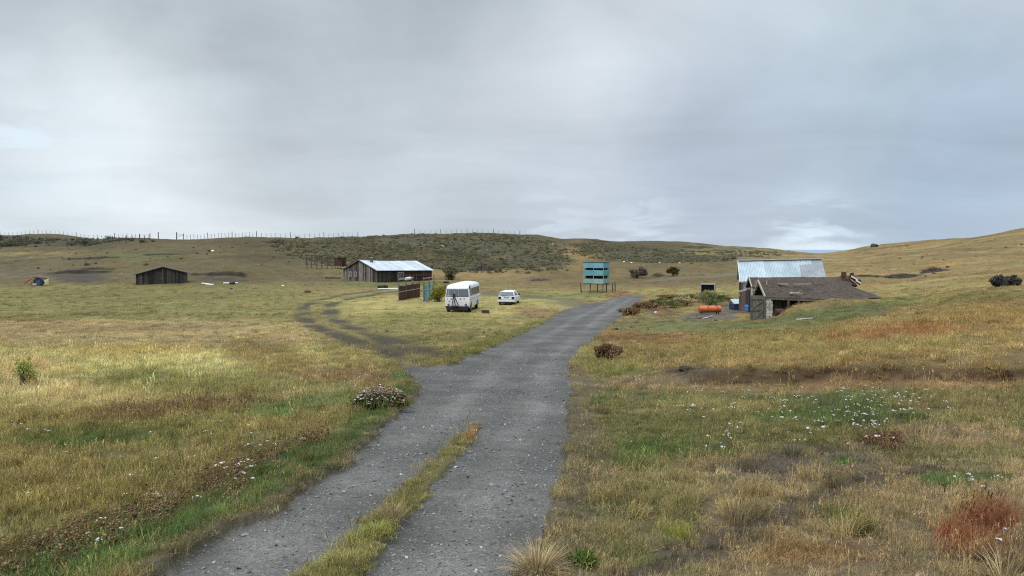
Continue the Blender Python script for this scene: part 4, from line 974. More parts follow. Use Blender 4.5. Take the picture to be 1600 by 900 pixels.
m_ = MB(); m_.box((0, -.03, .52), (1.5, .07, .03)); m_.build('bumper_groove', BLACK, car); m_ = MB(); m_.box((0, -.02, .27), (1.45, .06, .10)); m_.build('lower_valance', BLACK, car)
m_ = MB(); m_.box((0, .012, .73), (.50, .04, .12)); m_.build('plate', STEEL, car); m_ = MB(); m_.box((0, .03, .82), (.8, .03, .02)); m_.build('boot_handle', BLACK, car)
pw = g(819, 475.6); m_ = MB(); m_.bar((-.4, 0, .06), (.4, .1, .04), .14, .03); o = m_.build('board', WOOD_PALE); o.location = pw; tag(o, 'short pale board on the grass right of the white car', 'plank')

# ------------------------------------------------------------------ long barn
nA = at(589.5, 438.6, 111.0); nA.z = hz(nA.x, nA.y); th = R(40); gd = Vector((-math.cos(th), math.sin(th), 0)); ld = Vector((math.sin(th), math.cos(th), 0))
Wb, Lb, He = 8.2, 11.3, 1.85
gz = nA.z; barn = thing('long_barn', 'long low barn of weathered grey planks with a shiny metal roof', 'barn', nA)
o0 = Vector((0, 0, 0)); A_, B_, C_, D_ = o0, gd * Wb, gd * Wb + ld * Lb, ld * Lb
apz = 3.35
gable = lambda t: He + (apz - He) * (1 - abs(2 * t - 1)) - .03
m_ = boards(MB(), B_, A_, lambda t: -.4, gable, .20); m_.build('gable_wall', WOOD_BARN, barn)
sag = lambda t: -.25 * t - .12 * math.sin(math.pi * t)
m_ = boards(MB(), A_, A_ + ld * Lb * .42, lambda t: -.4, lambda t: He - .1 * t, .20); m_.build('front_wall', WOOD_DARK, barn)
m_ = boards(MB(), A_ + ld * Lb * .42, D_, lambda t: -.5, lambda t: He - .1 - .12 * t, .22); m_.build('red_front_wall', WOOD_RED, barn, label='faded dark red end of the long wall')
m_ = boards(MB(), D_, C_, lambda t: -.5, lambda t: gable(t) - .2, .22); boards(m_, C_, B_, lambda t: -.5, lambda t: He - .2, .25); m_.build('back_wall', WOOD_DARK, barn)
ov = .30
rid = lambda t: (A_ + gd * Wb / 2) + ld * (-.25 + (Lb + .5) * t) + Vector((0, 0, apz + .06 + sag(t)))
eaF = lambda t: A_ - gd * ov + ld * (-.25 + (Lb + .5) * t) + Vector((0, 0, He - .10 + .06 - .22 * t)); eaB = lambda t: B_ + gd * ov + ld * (-.25 + (Lb + .5) * t) + Vector((0, 0, He - .10 - .1 * t))
m_ = MB(); n = 14
for k in range(n):
    t0, t1 = k / n, (k + 1) / n + .004; lift = Vector((0, 0, .006 * (k % 2)))
    corrugated(m_, [eaF(t0) + lift, eaF(t1) + lift, rid(t1) + lift, rid(t0) + lift], 6, .012); corrugated(m_, [eaB(t1), eaB(t0), rid(t0), rid(t1)], 4, .012)
rf = m_.build('roof', ZINC, barn)
m_ = MB()
for k in range(8): m_.bar(rid(k / 8) + Vector((0, 0, .02)), rid((k + 1) / 8) + Vector((0, 0, .02)), .3, .05)
m_.build('ridge_cap', ZINC, rf)
m_ = MB(); m_.bar(eaF(0) - ld * .02 + Vector((0, 0, -.06)), rid(0) - ld * .02 + Vector((0, 0, -.06)), .04, .14); m_.bar(eaB(0) - ld * .02 + Vector((0, 0, -.06)), rid(0) - ld * .02 + Vector((0, 0, -.06)), .04, .14); m_.each('barge_board', WOOD_GREY, barn)
cpos = rid(.16).lerp(eaF(.16), .18); m_ = MB(); m_.box(cpos + Vector((0, 0, .22)), (.42, .42, .75)); ch = m_.build('chimney', plain('sooty chimney', (.10, .10, .10), .9), rf); m_ = MB(); m_.box(cpos + Vector((0, 0, .66)), (.54, .54, .09)); m_.build('chimney_cap', STEEL, ch)
def win(parent, c, ux, nrm, w, hh, frame, pane, mullion=True):
    c = Vector(c); up = Vector((0, 0, 1)); m1 = MB()
    for a, b in ((-1, 0), (1, 0)): m1.bar(c + ux * a * w / 2 - up * hh / 2, c + ux * a * w / 2 + up * hh / 2, .09, .09, up=nrm)
    for a in (-1, 1): m1.bar(c - ux * (w / 2 - .05) + up * a * hh / 2, c + ux * (w / 2 - .05) + up * a * hh / 2, .09, .09, up=nrm)
    if mullion: m1.bar(c - up * (hh / 2 - .05), c + up * (hh / 2 - .05), .05, .07, up=nrm)
    wo_ = m1.build('window', frame, parent); m2 = MB(); e = c - nrm * .01; m2.slab([e - ux * w / 2 - up * hh / 2, e + ux * w / 2 - up * hh / 2, e + ux * w / 2 + up * hh / 2, e - ux * w / 2 + up * hh / 2], .02); m2.build('pane', pane, wo_); return wo_
fn = (-gd); win(barn, A_ + ld * 4.6 + fn * .05 + Vector((0, 0, .95)), ld, fn, 1.15, .95, WOOD_PALE, GLASS_FOG)
gn_ = (-ld)
for t in (.62, .77): win(barn, A_ + gd * Wb * t + gn_ * .05 + Vector((0, 0, 1.15)), gd, gn_, .5, .7, WOOD_PALE, GLASS, True)
m_ = MB(); q = A_ + gd * Wb * .69 + gn_ * .05; m_.slab([q - gd * .45 + Vector((0, 0, .02)), q + gd * .45 + Vector((0, 0, .02)), q + gd * .45 + Vector((0, 0, .62)), q - gd * .45 + Vector((0, 0, .62))], .03); m_.build('hatch', WOOD_GREY, barn)
m_ = MB(); q = A_ + ld * 1.6 + fn * .04; m_.slab([q + Vector((0, 0, -.1)), q + ld * .9 + Vector((0, 0, -.1)), q + ld * .9 + Vector((0, 0, 1.6)), q + Vector((0, 0, 1.6))], .04); dd = m_.build('door', WOOD_DARK, barn); m_ = MB(); m_.box(q + ld * .78 + fn * .03 + Vector((0, 0, .8)), (.05, .05, .14)); m_.build('handle', STEEL, dd)
m_ = MB()
for t in np.linspace(.45, .95, 5): m_.bar(A_ + ld * Lb * t + fn * .06 + Vector((0, 0, -.4)), A_ + ld * Lb * t + fn * .06 + Vector((0, 0, He - .3)), .1, .08)
m_.bar(A_ + ld * Lb * .42 + fn * .1 + Vector((0, 0, .95)), A_ + ld * Lb * .99 + fn * .1 + Vector((0, 0, .85)), .06, .12); m_.each('wall_post', WOOD_POST, barn)

# corral and rusty hut behind the barn
def post_fence(name, label, pts, ph, pr, rails, rail_r, wood_m, group=None, every=None, wire=False, cat='fence', jit=.12):
    """pts: world points on the ground (one post each)"""
    rt = thing(name, label, cat, pts[0], 0, group); pm = MB(); pm.tube((0, 0, -.3), (0, 0, ph), pr, pr * .85, 6); first = None
    for i, p in enumerate(pts):
        big = every and i % every == 0
        if first is None: first = pm.build('post', wood_m, rt); q = first
        else: q = first.copy(); COL.objects.link(q); q.parent = rt
        q.location = Vector(p) - Vector(pts[0]); q.rotation_euler = (random.gauss(0, .04), random.gauss(0, .04), random.uniform(0, 6)); q.scale = ((1.9, 1.9, 1.35) if big else (1, 1, random.uniform(1 - jit, 1 + jit)))
    m1 = MB()
    for z in rails:
        for a, b in zip(pts[:-1], pts[1:]):
            a2, b2 = Vector(a) - Vector(pts[0]) + Vector((0, 0, z)), Vector(b) - Vector(pts[0]) + Vector((0, 0, z))
            m1.tube(a2, b2, rail_r, n=4, cap=False) if wire else m1.bar(a2, b2, .05, rail_r * 2)
    m1.build('wire' if wire else 'rails', STEEL if wire else wood_m, rt); return rt
cp_ = [g(u, v) for u, v in ((480, 418), (487, 419), (495, 420), (503, 420.5), (511, 421), (519, 421), (528, 420.5))]
post_fence('corral_fence', 'tall grey pole corral standing behind the long barn', cp_, 2.0, .09, (.7, 1.3, 1.95), .06, WOOD_POST)
cb_ = [g(478, 414), g(492, 414.5), g(508, 415), g(522, 415)]
post_fence('corral_fence', 'rear pole rails of the corral on the slope above the barn', cb_, 1.9, .09, (.9, 1.85), .06, WOOD_POST)
ph_ = g(532, 420); hut = thing('metal_hut', 'rusty red sheet metal hut with a pale roof at the corral end', 'hut', ph_, R(12))
m_ = MB(); corrugated(m_, [(-1.05, 0, .5), (1.05, 0, .5), (1.05, 0, 1.95), (-1.05, 0, 2.05)], 9, .02); corrugated(m_, [(1.05, 0, .5), (1.05, 1.8, .5), (1.05, 1.8, 1.9), (1.05, 0, 1.95)], 7, .02); corrugated(m_, [(-1.05, 1.8, .5), (-1.05, 0, .5), (-1.05, 0, 2.05), (-1.05, 1.8, 1.9)], 7, .02); m_.build('walls', RUST, hut)
m_ = MB(); corrugated(m_, [(-1.2, -.15, 2.1), (1.2, -.15, 2.0), (1.2, 1.95, 1.97), (-1.2, 1.95, 2.05)], 10, .02); m_.build('roof', ZINC_BLUE, hut)
m_ = MB()
for x in (-1.0, 0, 1.0):
    for y in (.06, 1.74): m_.tube((x, y, -.3), (x, y, 1.9), .06, n=6)
m_.each('stilt', WOOD_POST, hut); m_ = MB(); m_.slab([(.35, -.03, .5), (.85, -.03, .5), (.85, -.03, 1.6), (.35, -.03, 1.6)], .02); m_.build('doorway_shade', DARKM, hut)  # near-black plate on the wall, shade of an opening put into colour

# ------------------------------------------------------------------ sheep race: rusty panel and turquoise panel
pa, pb = g(623.3, 470.2), g(655.5, 464.5); ux = (pb - pa); lp = ux.length; ux.normalize(); s_ = pa.y / 80
rp = thing('sheet_fence', 'rusty brown corrugated sheet fence under a bare pole frame', 'fence', pa)
def rel(t, z): return ux * lp * t + Vector((0, 0, z))
m_ = MB()
for k in range(6): corrugated(m_, [rel(k / 6, .02 - .02 * (k % 2)), rel((k + 1) / 6 + .01, .02), rel((k + 1) / 6 + .01, 1.58 * s_ - .05 * (k % 3 == 1)), rel(k / 6, 1.6 * s_)], 4, .02)
m_.build('sheets', RUST, rp)
m_ = MB()
for t in (0, .33, .66, 1.0): m_.tube(rel(t, -.3) + Vector((0, .07, 0)), rel(t, (2.45, 2.2, 2.5, 1.75)[int(t * 3 + .1)] * s_) + Vector((0, .07, 0)), .06, n=7)
m_.each('post', WOOD_POST, rp); m_ = MB()
for z, b in ((2.3, .72), (1.85, .72), (.95, 1.0)): m_.bar(rel(0, z * s_) - Vector((0, .06, 0)), rel(b, z * s_ + .05) - Vector((0, .06, 0)), .05, .07)
m_.each('rail', WOOD_PALE, rp)
m_ = MB(); q = rel(.32, 2.3 * s_) + Vector((0, .18, 0)); m_.tube(q, q + ux * 1.15 * s_, .17, n=14); drum = m_.build('drum', WHITE_TRIM, None, smooth=True); drum.location = pa; tag(drum, 'small white drum lying on the pole frame above the rusty sheets', 'drum')
qa, qb = g(662.2, 471.2), g(678, 467); vx = (qb - qa); lq = vx.length; vx.normalize()
tp = thing('board_fence', 'worn turquoise boarded fence section next to the yellow green bush', 'fence', qa)
relq = lambda t, z: vx * lq * t + Vector((0, 0, z))
m_ = MB()
for k in range(7):
    t0, t1 = k / 7 + .01, (k + 1) / 7 - .01; zt_ = (1.72, 1.66, 1.7, 1.58, 1.7, 1.62, 1.6)[k] * s_; m_.slab([relq(t0, .0), relq(t1, .0), relq(t1, zt_), relq(t0, zt_)], .03)
m_.build('boards', TEAL, tp); m_ = MB()
for t, hh in ((0, 2.6), (.5, 2.4), (1, 2.7)): m_.tube(relq(t, -.3) + Vector((0, .06, 0)), relq(t, hh * s_) + Vector((0, .06, 0)), .055, n=7)
m_.each('post', WOOD_POST, tp); m_ = MB()
for z in (2.05, 2.45): m_.bar(relq(-.02, z * s_) - Vector((0, .04, 0)), relq(1.02, z * s_) - Vector((0, .04, 0)), .05, .07)
m_.bar(relq(0, 1.2 * s_) - Vector((0, .06, 0)), relq(1, 1.2 * s_) - Vector((0, .06, 0)), .04, .08); m_.each('rail', TEAL_PALE, tp)
m_ = MB(); a, b = g(657, 467), g(664, 470.5); m_.bar((0, 0, .08), b - a + Vector((0, 0, .08)), .2, .12); o = m_.build('timber', WOOD_PALE); o.location = a; tag(o, 'pale timber on the ground between the rusty and turquoise fences', 'plank')

# ------------------------------------------------------------------ blue slatted box on stilts
pbx = g(931.5, 456.6); sx_ = pbx.y / 95.0
bx = thing('slatted_bin', 'turquoise slatted metal bin raised on thin wooden stilts', 'feed bin', pbx, R(-32)); bx.scale = (sx_,) * 3
Wd, Dp, zb_, zt_ = 2.85, 1.7, 1.15, 3.85
bands = [(zb_, zb_ + .62, TEAL_PALE), (zb_ + 1.0, zb_ + 1.72, TEAL), (zb_ + 1.98, zt_, TEAL_SKY)]
for z0, z1, mm in bands:
    m_ = MB()
    for sgn in (-1, 1):
        for k in range(4):
            xa, xb = -Wd / 2 + Wd * k / 4, -Wd / 2 + Wd * (k + 1) / 4 - .012
            m_.box(((xa + xb) / 2, sgn * Dp / 2, (z0 + z1) / 2), (xb - xa, .03, z1 - z0 - .02 * (k % 2)))
    for sgn in (-1, 1):
        for k in range(3): m_.box((sgn * Wd / 2, -Dp / 2 + .04 + (Dp - .08) * (k + .5) / 3, (z0 + z1) / 2 + .02), (.03, (Dp - .08) / 3 - .015, z1 - z0))
    m_.build('panel', mm, bx)
m_ = MB()
for x in (-Wd / 2 + .05, 0, Wd / 2 - .05):
    for y in (-Dp / 2 + .05, Dp / 2 - .05): m_.box((x, y, (zb_ + zt_) / 2), (.06, .06, zt_ - zb_ - .04))
m_.each('upright', TEAL_PALE, bx); m_ = MB(); m_.box((0, 0, zb_ - .05), (Wd + .1, Dp + .1, .09)); m_.build('floor', WOOD_DARK, bx); m_ = MB(); m_.box((0, 0, zt_ + .03), (Wd + .16, Dp + .16, .05)); m_.build('lid', plain('dark green lid', (.03, .06, .06), .7), bx)
m_ = MB(); m_.box((0, .1, (zb_ + zt_) / 2), (Wd - .3, Dp - .5, zt_ - zb_ - .1)); m_.build('gap_shade', plain('painted gap shade', (.02, .019, .017), .95), bx)  # near-black block behind the slats, shade in the gaps put into colour
for x, y in ((-.55, -.6), (-.1, .6), (1.25, -.7), (1.38, .2), (1.1, .7), (-1.2, .7)):
    m_ = MB(); m_.tube((x, y, -.4), (x + random.uniform(-.05, .05), y, zb_ - .09), .055, n=7); m_.build('leg', WOOD_POST, bx)
for u, v, hh, lb in ((908.5, 457.3, 1.2, 'lone dark post standing left of the turquoise bin'), (957.5, 457, 1.25, 'thick post right beside the turquoise bin'), (961.5, 456.6, 1.3, 'thin leaning post farthest right of the turquoise bin')):
    q = g(u, v); m_ = MB(); m_.tube((0, 0, -.3), (random.uniform(-.12, .05), 0, hh), .10 if hh > 1.22 and u < 960 else .075, .07, 7); o = m_.build('fence_post', WOOD_POST); o.location = q; tag(o, lb, 'post')

# ------------------------------------------------------------------ low dark shed on the left bench
l0, l1 = g(212.5, 445.2), g(292.5, 445); ly = (l0.y + l1.y) / 2; base_ = Vector((l0.x, ly, min(l0.z, l1.z))); a25 = R(25); Ws = ((292.5 - 800) / F * l0.y - l0.x) / (math.cos(a25) - (292.5 - 800) / F * math.sin(a25)); base_.y = l0.y; ppm = F / (ly + 1.7)
ls = thing('low_shed', 'low dark plank shed with a shallow gable set into the left bank', 'shed', base_, a25)
ev0, ap_, ev1 = 16.5 / ppm, 27.6 / ppm, 18 / ppm
gab = lambda t: (ev0 + (ap_ - ev0) * t / .52) if t < .52 else (ap_ + (ev1 - ap_) * (t - .52) / .48)
m_ = boards(MB(), (0, 0), (Ws, 0), lambda t: -.3, lambda t: gab(t) - .03, .21); m_.build('gable_wall', WOOD_DARK, ls)
dp = 3.6; m_ = MB()
for t0, t1 in ((-.06, .52), (.52, 1.06)):
    za, zb2 = gab(max(t0, 0)) - (.12 if t0 < 0 else 0), gab(min(t1, 1)) - (.12 if t1 > 1 else 0)
    q4 = [Vector((Ws * t0, -.25, za + .05)), Vector((Ws * t1, -.25, zb2 + .05)), Vector((Ws * t1, dp, zb2 + .05)), Vector((Ws * t0, dp, za + .05))]; m_.slab(q4, .09)
m_.build('roof', plain('mossy roof boards', (.075, .065, .055), .95, .4, 3), ls)
m_ = boards(MB(), (0, .05), (0, dp), lambda t: -.3, lambda t: ev0 - .05, .3); boards(m_, (Ws, .05), (Ws, dp), lambda t: -.3, lambda t: ev1 - .05, .3); boards(m_, (0, dp), (Ws, dp), lambda t: -.3, lambda t: gab(t) - .05, .3); m_.build('walls', WOOD_DARK, ls)
m_ = MB(); m_.box((Ws * .52, -.05, ap_ / 2), (.10, .06, ap_)); m_.box((Ws * .10, -.045, ev0 * .45), (.12, .05, ev0 * .75)); m_.each('batten', WOOD_GREY, ls)
m_ = MB(); m_.slab([(Ws * .40, -.03, 0), (Ws * .515, -.03, 0), (Ws * .515, -.03, ap_ * .72), (Ws * .40, -.03, ap_ * .72)], .03); dd = m_.build('door', WOOD_DARK, ls); m_ = MB(); m_.box((Ws * .50, -.07, ap_ * .35), (.05, .05, .2)); m_.build('handle', STEEL, dd)

# ------------------------------------------------------------------ wrecked implement far left
pj = g(56, 446.0); jk = thing('broken_cart', 'broken farm cart with an orange frame and pale yellow end panel', 'cart', pj); u_ = pj.y / F
X = lambda px: (px - 56) * u_
m_ = MB(); m_.bar((X(37), 0, .25), (X(51), .2, 1.15), .12, .10); m_.bar((X(37), 0, .25), (X(49), -.2, .22), .12, .1); m_.bar((X(51), .2, 1.15), (X(49), -.2, .22), .1, .1); m_.bar((X(35), 0, .5), (X(38), 0, .15), .09, .09); m_.slab([(X(39), .05, .3), (X(49), .02, .3), (X(50.5), .16, 1.0), (X(49.5), .16, 1.0)], .03); m_.build('draw_frame', plain('faded orange paint', (.26, .125, .075), .7, .4), jk)
m_ = MB(); m_.bar((X(51.5), .2, 1.18), (X(72), .25, .95), .1, .09); m_.bar((X(52), -.1, .5), (X(70), -.1, .5), .1, .1); m_.each('side_beam', BLACK, jk)
m_ = MB(); n = 22; cx, cz_, rr_ = X(61.5), .46, .66
for r0_, r1_ in ((rr_, rr_ * .7),): m_.grid([[Vector((cx + r_ * math.cos(6.2832 * k / n), yq, cz_ + r_ * math.sin(6.2832 * k / n))) for k in range(n + 1)] for r_, yq in ((rr_ * .6, -.3), (rr_, -.3), (rr_, 0), (rr_ * .6, 0))])
whl = m_.build('wheel', plain('dark blue black tyre', (.014, .014, .035), .7), jk, smooth=True); m_ = MB(); m_.tube((cx, -.28, cz_), (cx, -.05, cz_), rr_ * .6, n=20); m_.build('rim', plain('blue wheel disc', (.03, .06, .10), .6), whl, smooth=True)
m_ = MB(); m_.box((X(57), -.38, .2), (.55, .06, .14)); m_.build('pale_plate', WHITE_TRIM, jk)
m_ = MB(); m_.slab([(X(69), -.1, .05), (X(75), .1, .15), (X(75.5), .2, 1.0), (X(68.5), .1, .72)], .05); m_.build('end_panel', plain('pale yellow paint', (.36, .35, .17), .7, .3), jk)
# ------------------------------------------------------------------ right: metal roofed shed
RL, RR = at(1153.6, 407.6, 65), at(1283.7, 405.0, 66.5); EL, ER = at(1157, 440, 62.9), at(1291.5, 432.5, 64.4)
zg_ = min(hz(RL.x, 65), hz(EL.x, 63)); ms = thing('metal_roofed_shed', 'shed with a pale blue grey corrugated metal roof behind the earth roofed shed', 'shed', (EL.x, EL.y, zg_)); L0 = lambda p: Vector(p) - Vector(ms.location)
q = [L0(EL), L0(ER), L0(RR), L0(RL)]
pt_ = lambda t, s: q[0].lerp(q[1], t).lerp(q[3].lerp(q[2], t), s)
m_ = MB(); cuts = [0, .155, .295, .435, .575, .70, .865, 1.0]
for k in range(7):
    mm = 2 if k == 6 else (0 if k else 1); a, b = cuts[k], cuts[k + 1] + (.004 if k < 6 else 0); lift = Vector((0, -.008 * (k % 2), .008 * (k % 2)))
    corrugated(m_, [pt_(a, 0) + lift, pt_(b, 0) + lift, pt_(b, 1) + lift, pt_(a, 1) + lift], int(46 * (b - a)) + 2, .012, mm)
back = [Vector((p.x + 1.05, 2 * r_.y - p.y + .2, p.z)) for p, r_ in ((q[0], q[3]), (q[1], q[2]))]
corrugated(m_, [back[1], back[0], q[3], q[2]], 40, .012, 0); rf = m_.build('roof', [ZINC_BLUE, ZINC_BLUE, ZINC_OLD], ms)
m_ = MB(); up_ = Vector((0, -.035, .035)); corrugated(m_, [pt_(.705, .02) + up_, pt_(.862, .0) + up_, pt_(.862, .70) + up_, pt_(.712, .70) + up_], 8, .012); m_.build('roof_patch', ZINC_OLD, rf, label='dull grey replacement sheet')
m_ = MB(); m_.bar(q[3] + Vector((-.06, 0, .05)), q[2] + Vector((.06, 0, .05)), .34, .06); m_.build('ridge_cap', ZINC, rf)
m_ = MB(); m_.bar(q[0] + Vector((-.05, 0, -.08)), q[3] + Vector((-.05, 0, -.06)), .05, .16); m_.bar(back[0] + Vector((-.05, 0, -.08)), q[3] + Vector((-.05, 0, -.06)), .05, .16); m_.each('barge_board', WHITE_TRIM, ms)
ez = q[0].z; m_ = MB(); fr0, bk0 = q[0] + Vector((.12, .25, 0)), back[0] + Vector((.12, -.25, 0))
boards(m_, bk0, fr0, lambda t: -.6, lambda t: ez + (q[3].z - ez) * (1 - abs(2 * t - 1)) - .15, .2); m_.build('gable_wall', WOOD_DARK, ms)
m_ = MB(); fr1 = q[1] + Vector((-.12, .25, 0)); boards(m_, fr0, fr1, lambda t: -.6, lambda t: ez - .12 + .3 * t, .26); m_.build('front_wall', zinc('blue white boarding', (.30, .36, .42), (.42, .48, .55), .2, isl=.25), ms)
m_ = MB(); bk1 = back[1] + Vector((-.12, -.25, 0)); boards(m_, fr1 - Vector((.5, 0, 0)), bk1 - Vector((.6, 0, 0)), lambda t: -.6, lambda t: ez - .35 + (q[3].z - ez) * (1 - abs(2 * t - 1)), .3); m_.build('end_wall', WOOD_DARK, ms)
fz = Vector((fr0.x, fr0.y, 0)); m_ = MB(); m_.bar(fz + Vector((.06, -.06, -.7)), fz + Vector((.06, -.06, ez - .15)), .12, .12); m_.bar(fz + Vector((.55, -.06, -.7)), fz + Vector((.55, -.06, ez - .15)), .1, .1); m_.each('corner_post', WOOD_POST, ms)

# ------------------------------------------------------------------ right: two earth roofed sheds
def sod_roof(parent, fr, bk, nx, ny, thick, amp, name='roof', m=SOD):
    """fr, bk: functions of t in 0..1 -> front (eave) and back (ridge) edge points in the parent's space"""
    top = []
    for i in range(ny + 1):
        row = []
        for j in range(nx + 1):
            p = fr(j / nx).lerp(bk(j / nx), i / ny); e = min(1, 4 * min(i, ny - i + .5) / ny) * .6 + .4; p = p + Vector((0, 0, amp * e * (float(fbm(np.array([p.x * 1.0]), np.array([p.y]), .9, 3, 7)[0]) + .3 * random.uniform(-1, 1)))); row.append(p)
        top.append(row)
    mb = MB(); mb.grid(top); bot = [[p - Vector((0, 0, thick)) for p in r] for r in top]; mb.grid(bot, 0, True)
    for r_a, r_b in ((top[0], bot[0]), (top[-1], bot[-1])): mb.grid([r_a, r_b])
    mb.grid([[r[0] for r in top], [r[0] for r in bot]]); mb.grid([[r[-1] for r in top], [r[-1] for r in bot]])
    return mb.build(name, m, parent, smooth=True)
pD = g(1183, 499.3); YD = pD.y
sf = thing('earth_roofed_shed', 'half sunk shed with an earth covered roof and a braced plank door', 'shed', pD)
Ls = lambda p: Vector(p) - pD
APX, EVN, EVF = Ls(at(1185, 438.8, YD + 1.6)), Ls(at(1196, 463.6, YD + .1)), Ls(at(1178.8, 459, YD + 3.1))
E1, E2, E3 = Ls(at(1262, 466.5, YD + .9)), Ls(at(1322, 470, YD + 1.6)), Ls(at(1376, 464.5, YD + 4.5))
K1, K2, K3 = Ls(at(1250, 443.3, YD + 3.2)), Ls(at(1328, 446, YD + 5.2)), Ls(at(1366, 461, YD + 6.5))
def path3(P, t):
    ls_ = [(b - a).length for a, b in zip(P[:-1], P[1:])]; tot = sum(ls_); d = t * tot
    for a, b, l_ in zip(P[:-1], P[1:], ls_):
        if d <= l_: return a.lerp(b, d / l_)
        d -= l_
    return P[-1].copy()
sod_roof(sf, lambda t: path3([EVN, E1, E2, E3], t), lambda t: path3([APX, K1, K2, K3], t), 46, 14, .16, .11)
VB1, VB2 = Ls(at(1252, 441.5, YD + 5.0)), Ls(at(1326, 444.5, YD + 6.6))
sod_roof(sf, lambda t: path3([APX + Vector((.1, .05, -.05)), K1, K2], t), lambda t: path3([EVF, VB1 + Vector((0, .6, -.5)), VB2 + Vector((0, .4, -.3))], t), 24, 5, .14, .05, 'rear_roof')
m_ = MB(); m_.bar(EVN + Vector((-.04, -.03, -.02)), APX + Vector((-.04, -.03, .02)), .06, .17); m_.bar(EVF + Vector((-.04, 0, -.02)), APX + Vector((-.04, .02, -.02)), .06, .15); m_.each('barge_board', WOOD_PALE, sf)
m_ = MB(); m_.bar(EVN + Vector((0, -.06, -.12)), E1 + Vector((0, -.06, -.12)), .05, .12); m_.bar(E1 + Vector((0, -.06, -.12)), E2 + Vector((0, -.06, -.08)), .05, .11); m_.each('eave_board', WOOD_GREY, sf)
# walls
mid = (EVN + EVF) / 2; fl_ = Vector((EVN.x, EVN.y, -.3)); bl_ = Vector((EVF.x, EVF.y, -.3))
m_ = MB(); bx_ = Ls(at(1203.5, 497, YD + .15)); bx_.z = -.3
m_.slab([fl_ + Vector((-.02, -.05, 0)), bx_ + Vector((0, -.05, 0)), Vector((bx_.x, bx_.y - .05, 1.42)), Vector((EVN.x - .02, EVN.y - .05, 1.58))], .3); m_.build('block_wall', BLOCKS, sf)
m_ = MB(); r = random.Random(3)
for k in range(7):
    for j in range(2): m_.box((EVN.x + .10 + .22 * j + .03 * (k % 2), EVN.y - .22, -.1 + .22 * k + .02 * j), (.20, .05, .20))
m_.build('blocks', BLOCKS, sf)
m_ = MB(); w1 = Ls(at(1325, 480, YD + 2.0)); boards(m_, (bx_.x + .05, bx_.y + .5), (w1.x, w1.y + .45), lambda t: -.4 + .9 * t, lambda t: 1.38 - .1 * t, .25); m_.build('side_wall', WOOD_DARK, sf)
m_ = MB()
for u in (1205.5, 1232, 1248):
    a = Ls(at(u, 470, YD + .35)); m_.tube((a.x, a.y, -.4), (a.x, a.y, 1.42), .07, n=7)
m_.each('eave_post', WOOD_POST, sf)
m_ = MB(); boards(m_, (bl_.x, bl_.y), (bl_.x + 6.5, bl_.y + 1.9), lambda t: -.3, lambda t: EVF.z - .15, .3); boards(m_, (E3.x - .5, E3.y - .3), (K3.x - .3, K3.y), lambda t: -.3, lambda t: E3.z - .1, .3); m_.build('back_wall', WOOD_DARK, sf)
# door post, lintel, open door
m_ = MB(); m_.bar(Vector((EVN.x - .10, EVN.y - .09, -.3)), Vector((EVN.x - .10, EVN.y - .09, 1.62)), .13, .13); m_.bar(Vector((EVF.x, EVF.y, -.3)), Vector((EVF.x, EVF.y, 1.6)), .12, .12); m_.each('door_post', WOOD_POST, sf)
hinge = Vector((EVN.x - .19, EVN.y - .12, 0)); dl = Ls(at(1172.3, 500, YD - .15)); dvx = Vector((dl.x - hinge.x, dl.y - hinge.y, 0)); dw = dvx.length; dvx.normalize(); dn = Vector((dvx.y, -dvx.x, 0)); dn = dn if dn.y < 0 else -dn
m_ = boards(MB(), hinge, hinge + dvx * dw, lambda t: -.03, lambda t: 1.68 + .05 * t, .17); dr = m_.build('door', WOOD_GREY, sf)
m_ = MB(); hb = lambda x, z: hinge + dvx * x + dn * .05 + Vector((0, 0, z))
m_.bar(hb(0, 1.55), hb(dw, 1.60), .05, .28); m_.bar(hb(0, .72), hb(dw, .70), .05, .09); m_.bar(hb(.06, 1.36), hb(dw - .04, .78), .05, .09); m_.bar(hb(.06, .66), hb(dw - .3, .04), .05, .09); m_.each('door_brace', WOOD_GREY, dr)
m_ = MB(); a = Ls(at(1200, 444.5, YD + 1.3)); m_.box(a + Vector((-.1, 0, .12)), (.06, .06, .3)); m_.build('roof_stub', WOOD_PALE, sf)
m_ = MB(); a = Ls(at(1222, 446, YD + 1.9)); m_.bar(a + Vector((-.3, 0, .10)), a + Vector((.5, .1, .10)), .14, .05); m_.bar(a + Vector((1.0, .3, .08)), a + Vector((2.4, .6, .08)), .1, .05); m_.each('ridge_board', WOOD_PALE, sf)
o = MB(); a = at(1243, 460.5, YD + .9)
o.bar((-.45, 0, .02), (.35, .1, .10), .08, .05); o.bar((-.1, -.12, .04), (.5, -.05, .02), .12, .04); o.box((-.3, -.1, .05), (.22, .16, .1), (.2, .1, .5))
o = o.build('scrap_wood', WOOD_PALE); o.location = a + Vector((0, 0, .08)); tag(o, 'pale scraps of wood lying on the front earth roof', 'scrap wood')
rt_ = g(1212, 494); rt_.z = max(rt_.z, pD.z + .1); st = thing('rusty_barrel', 'rusty red barrel tucked under the low eave beside the block wall', 'barrel', rt_, 0); m_ = MB(); m_.tube((0, .1, .25), (.55, .15, .25), .25, n=16); m_.build('shell', RUSTRED, st, smooth=True); m_ = MB()
for k in (.02, .28, .53): m_.tube((k, .105, .25), (k + .03, .108, .25), .265, n=16)
m_.each('hoop', RUSTRED, st, smooth=True)

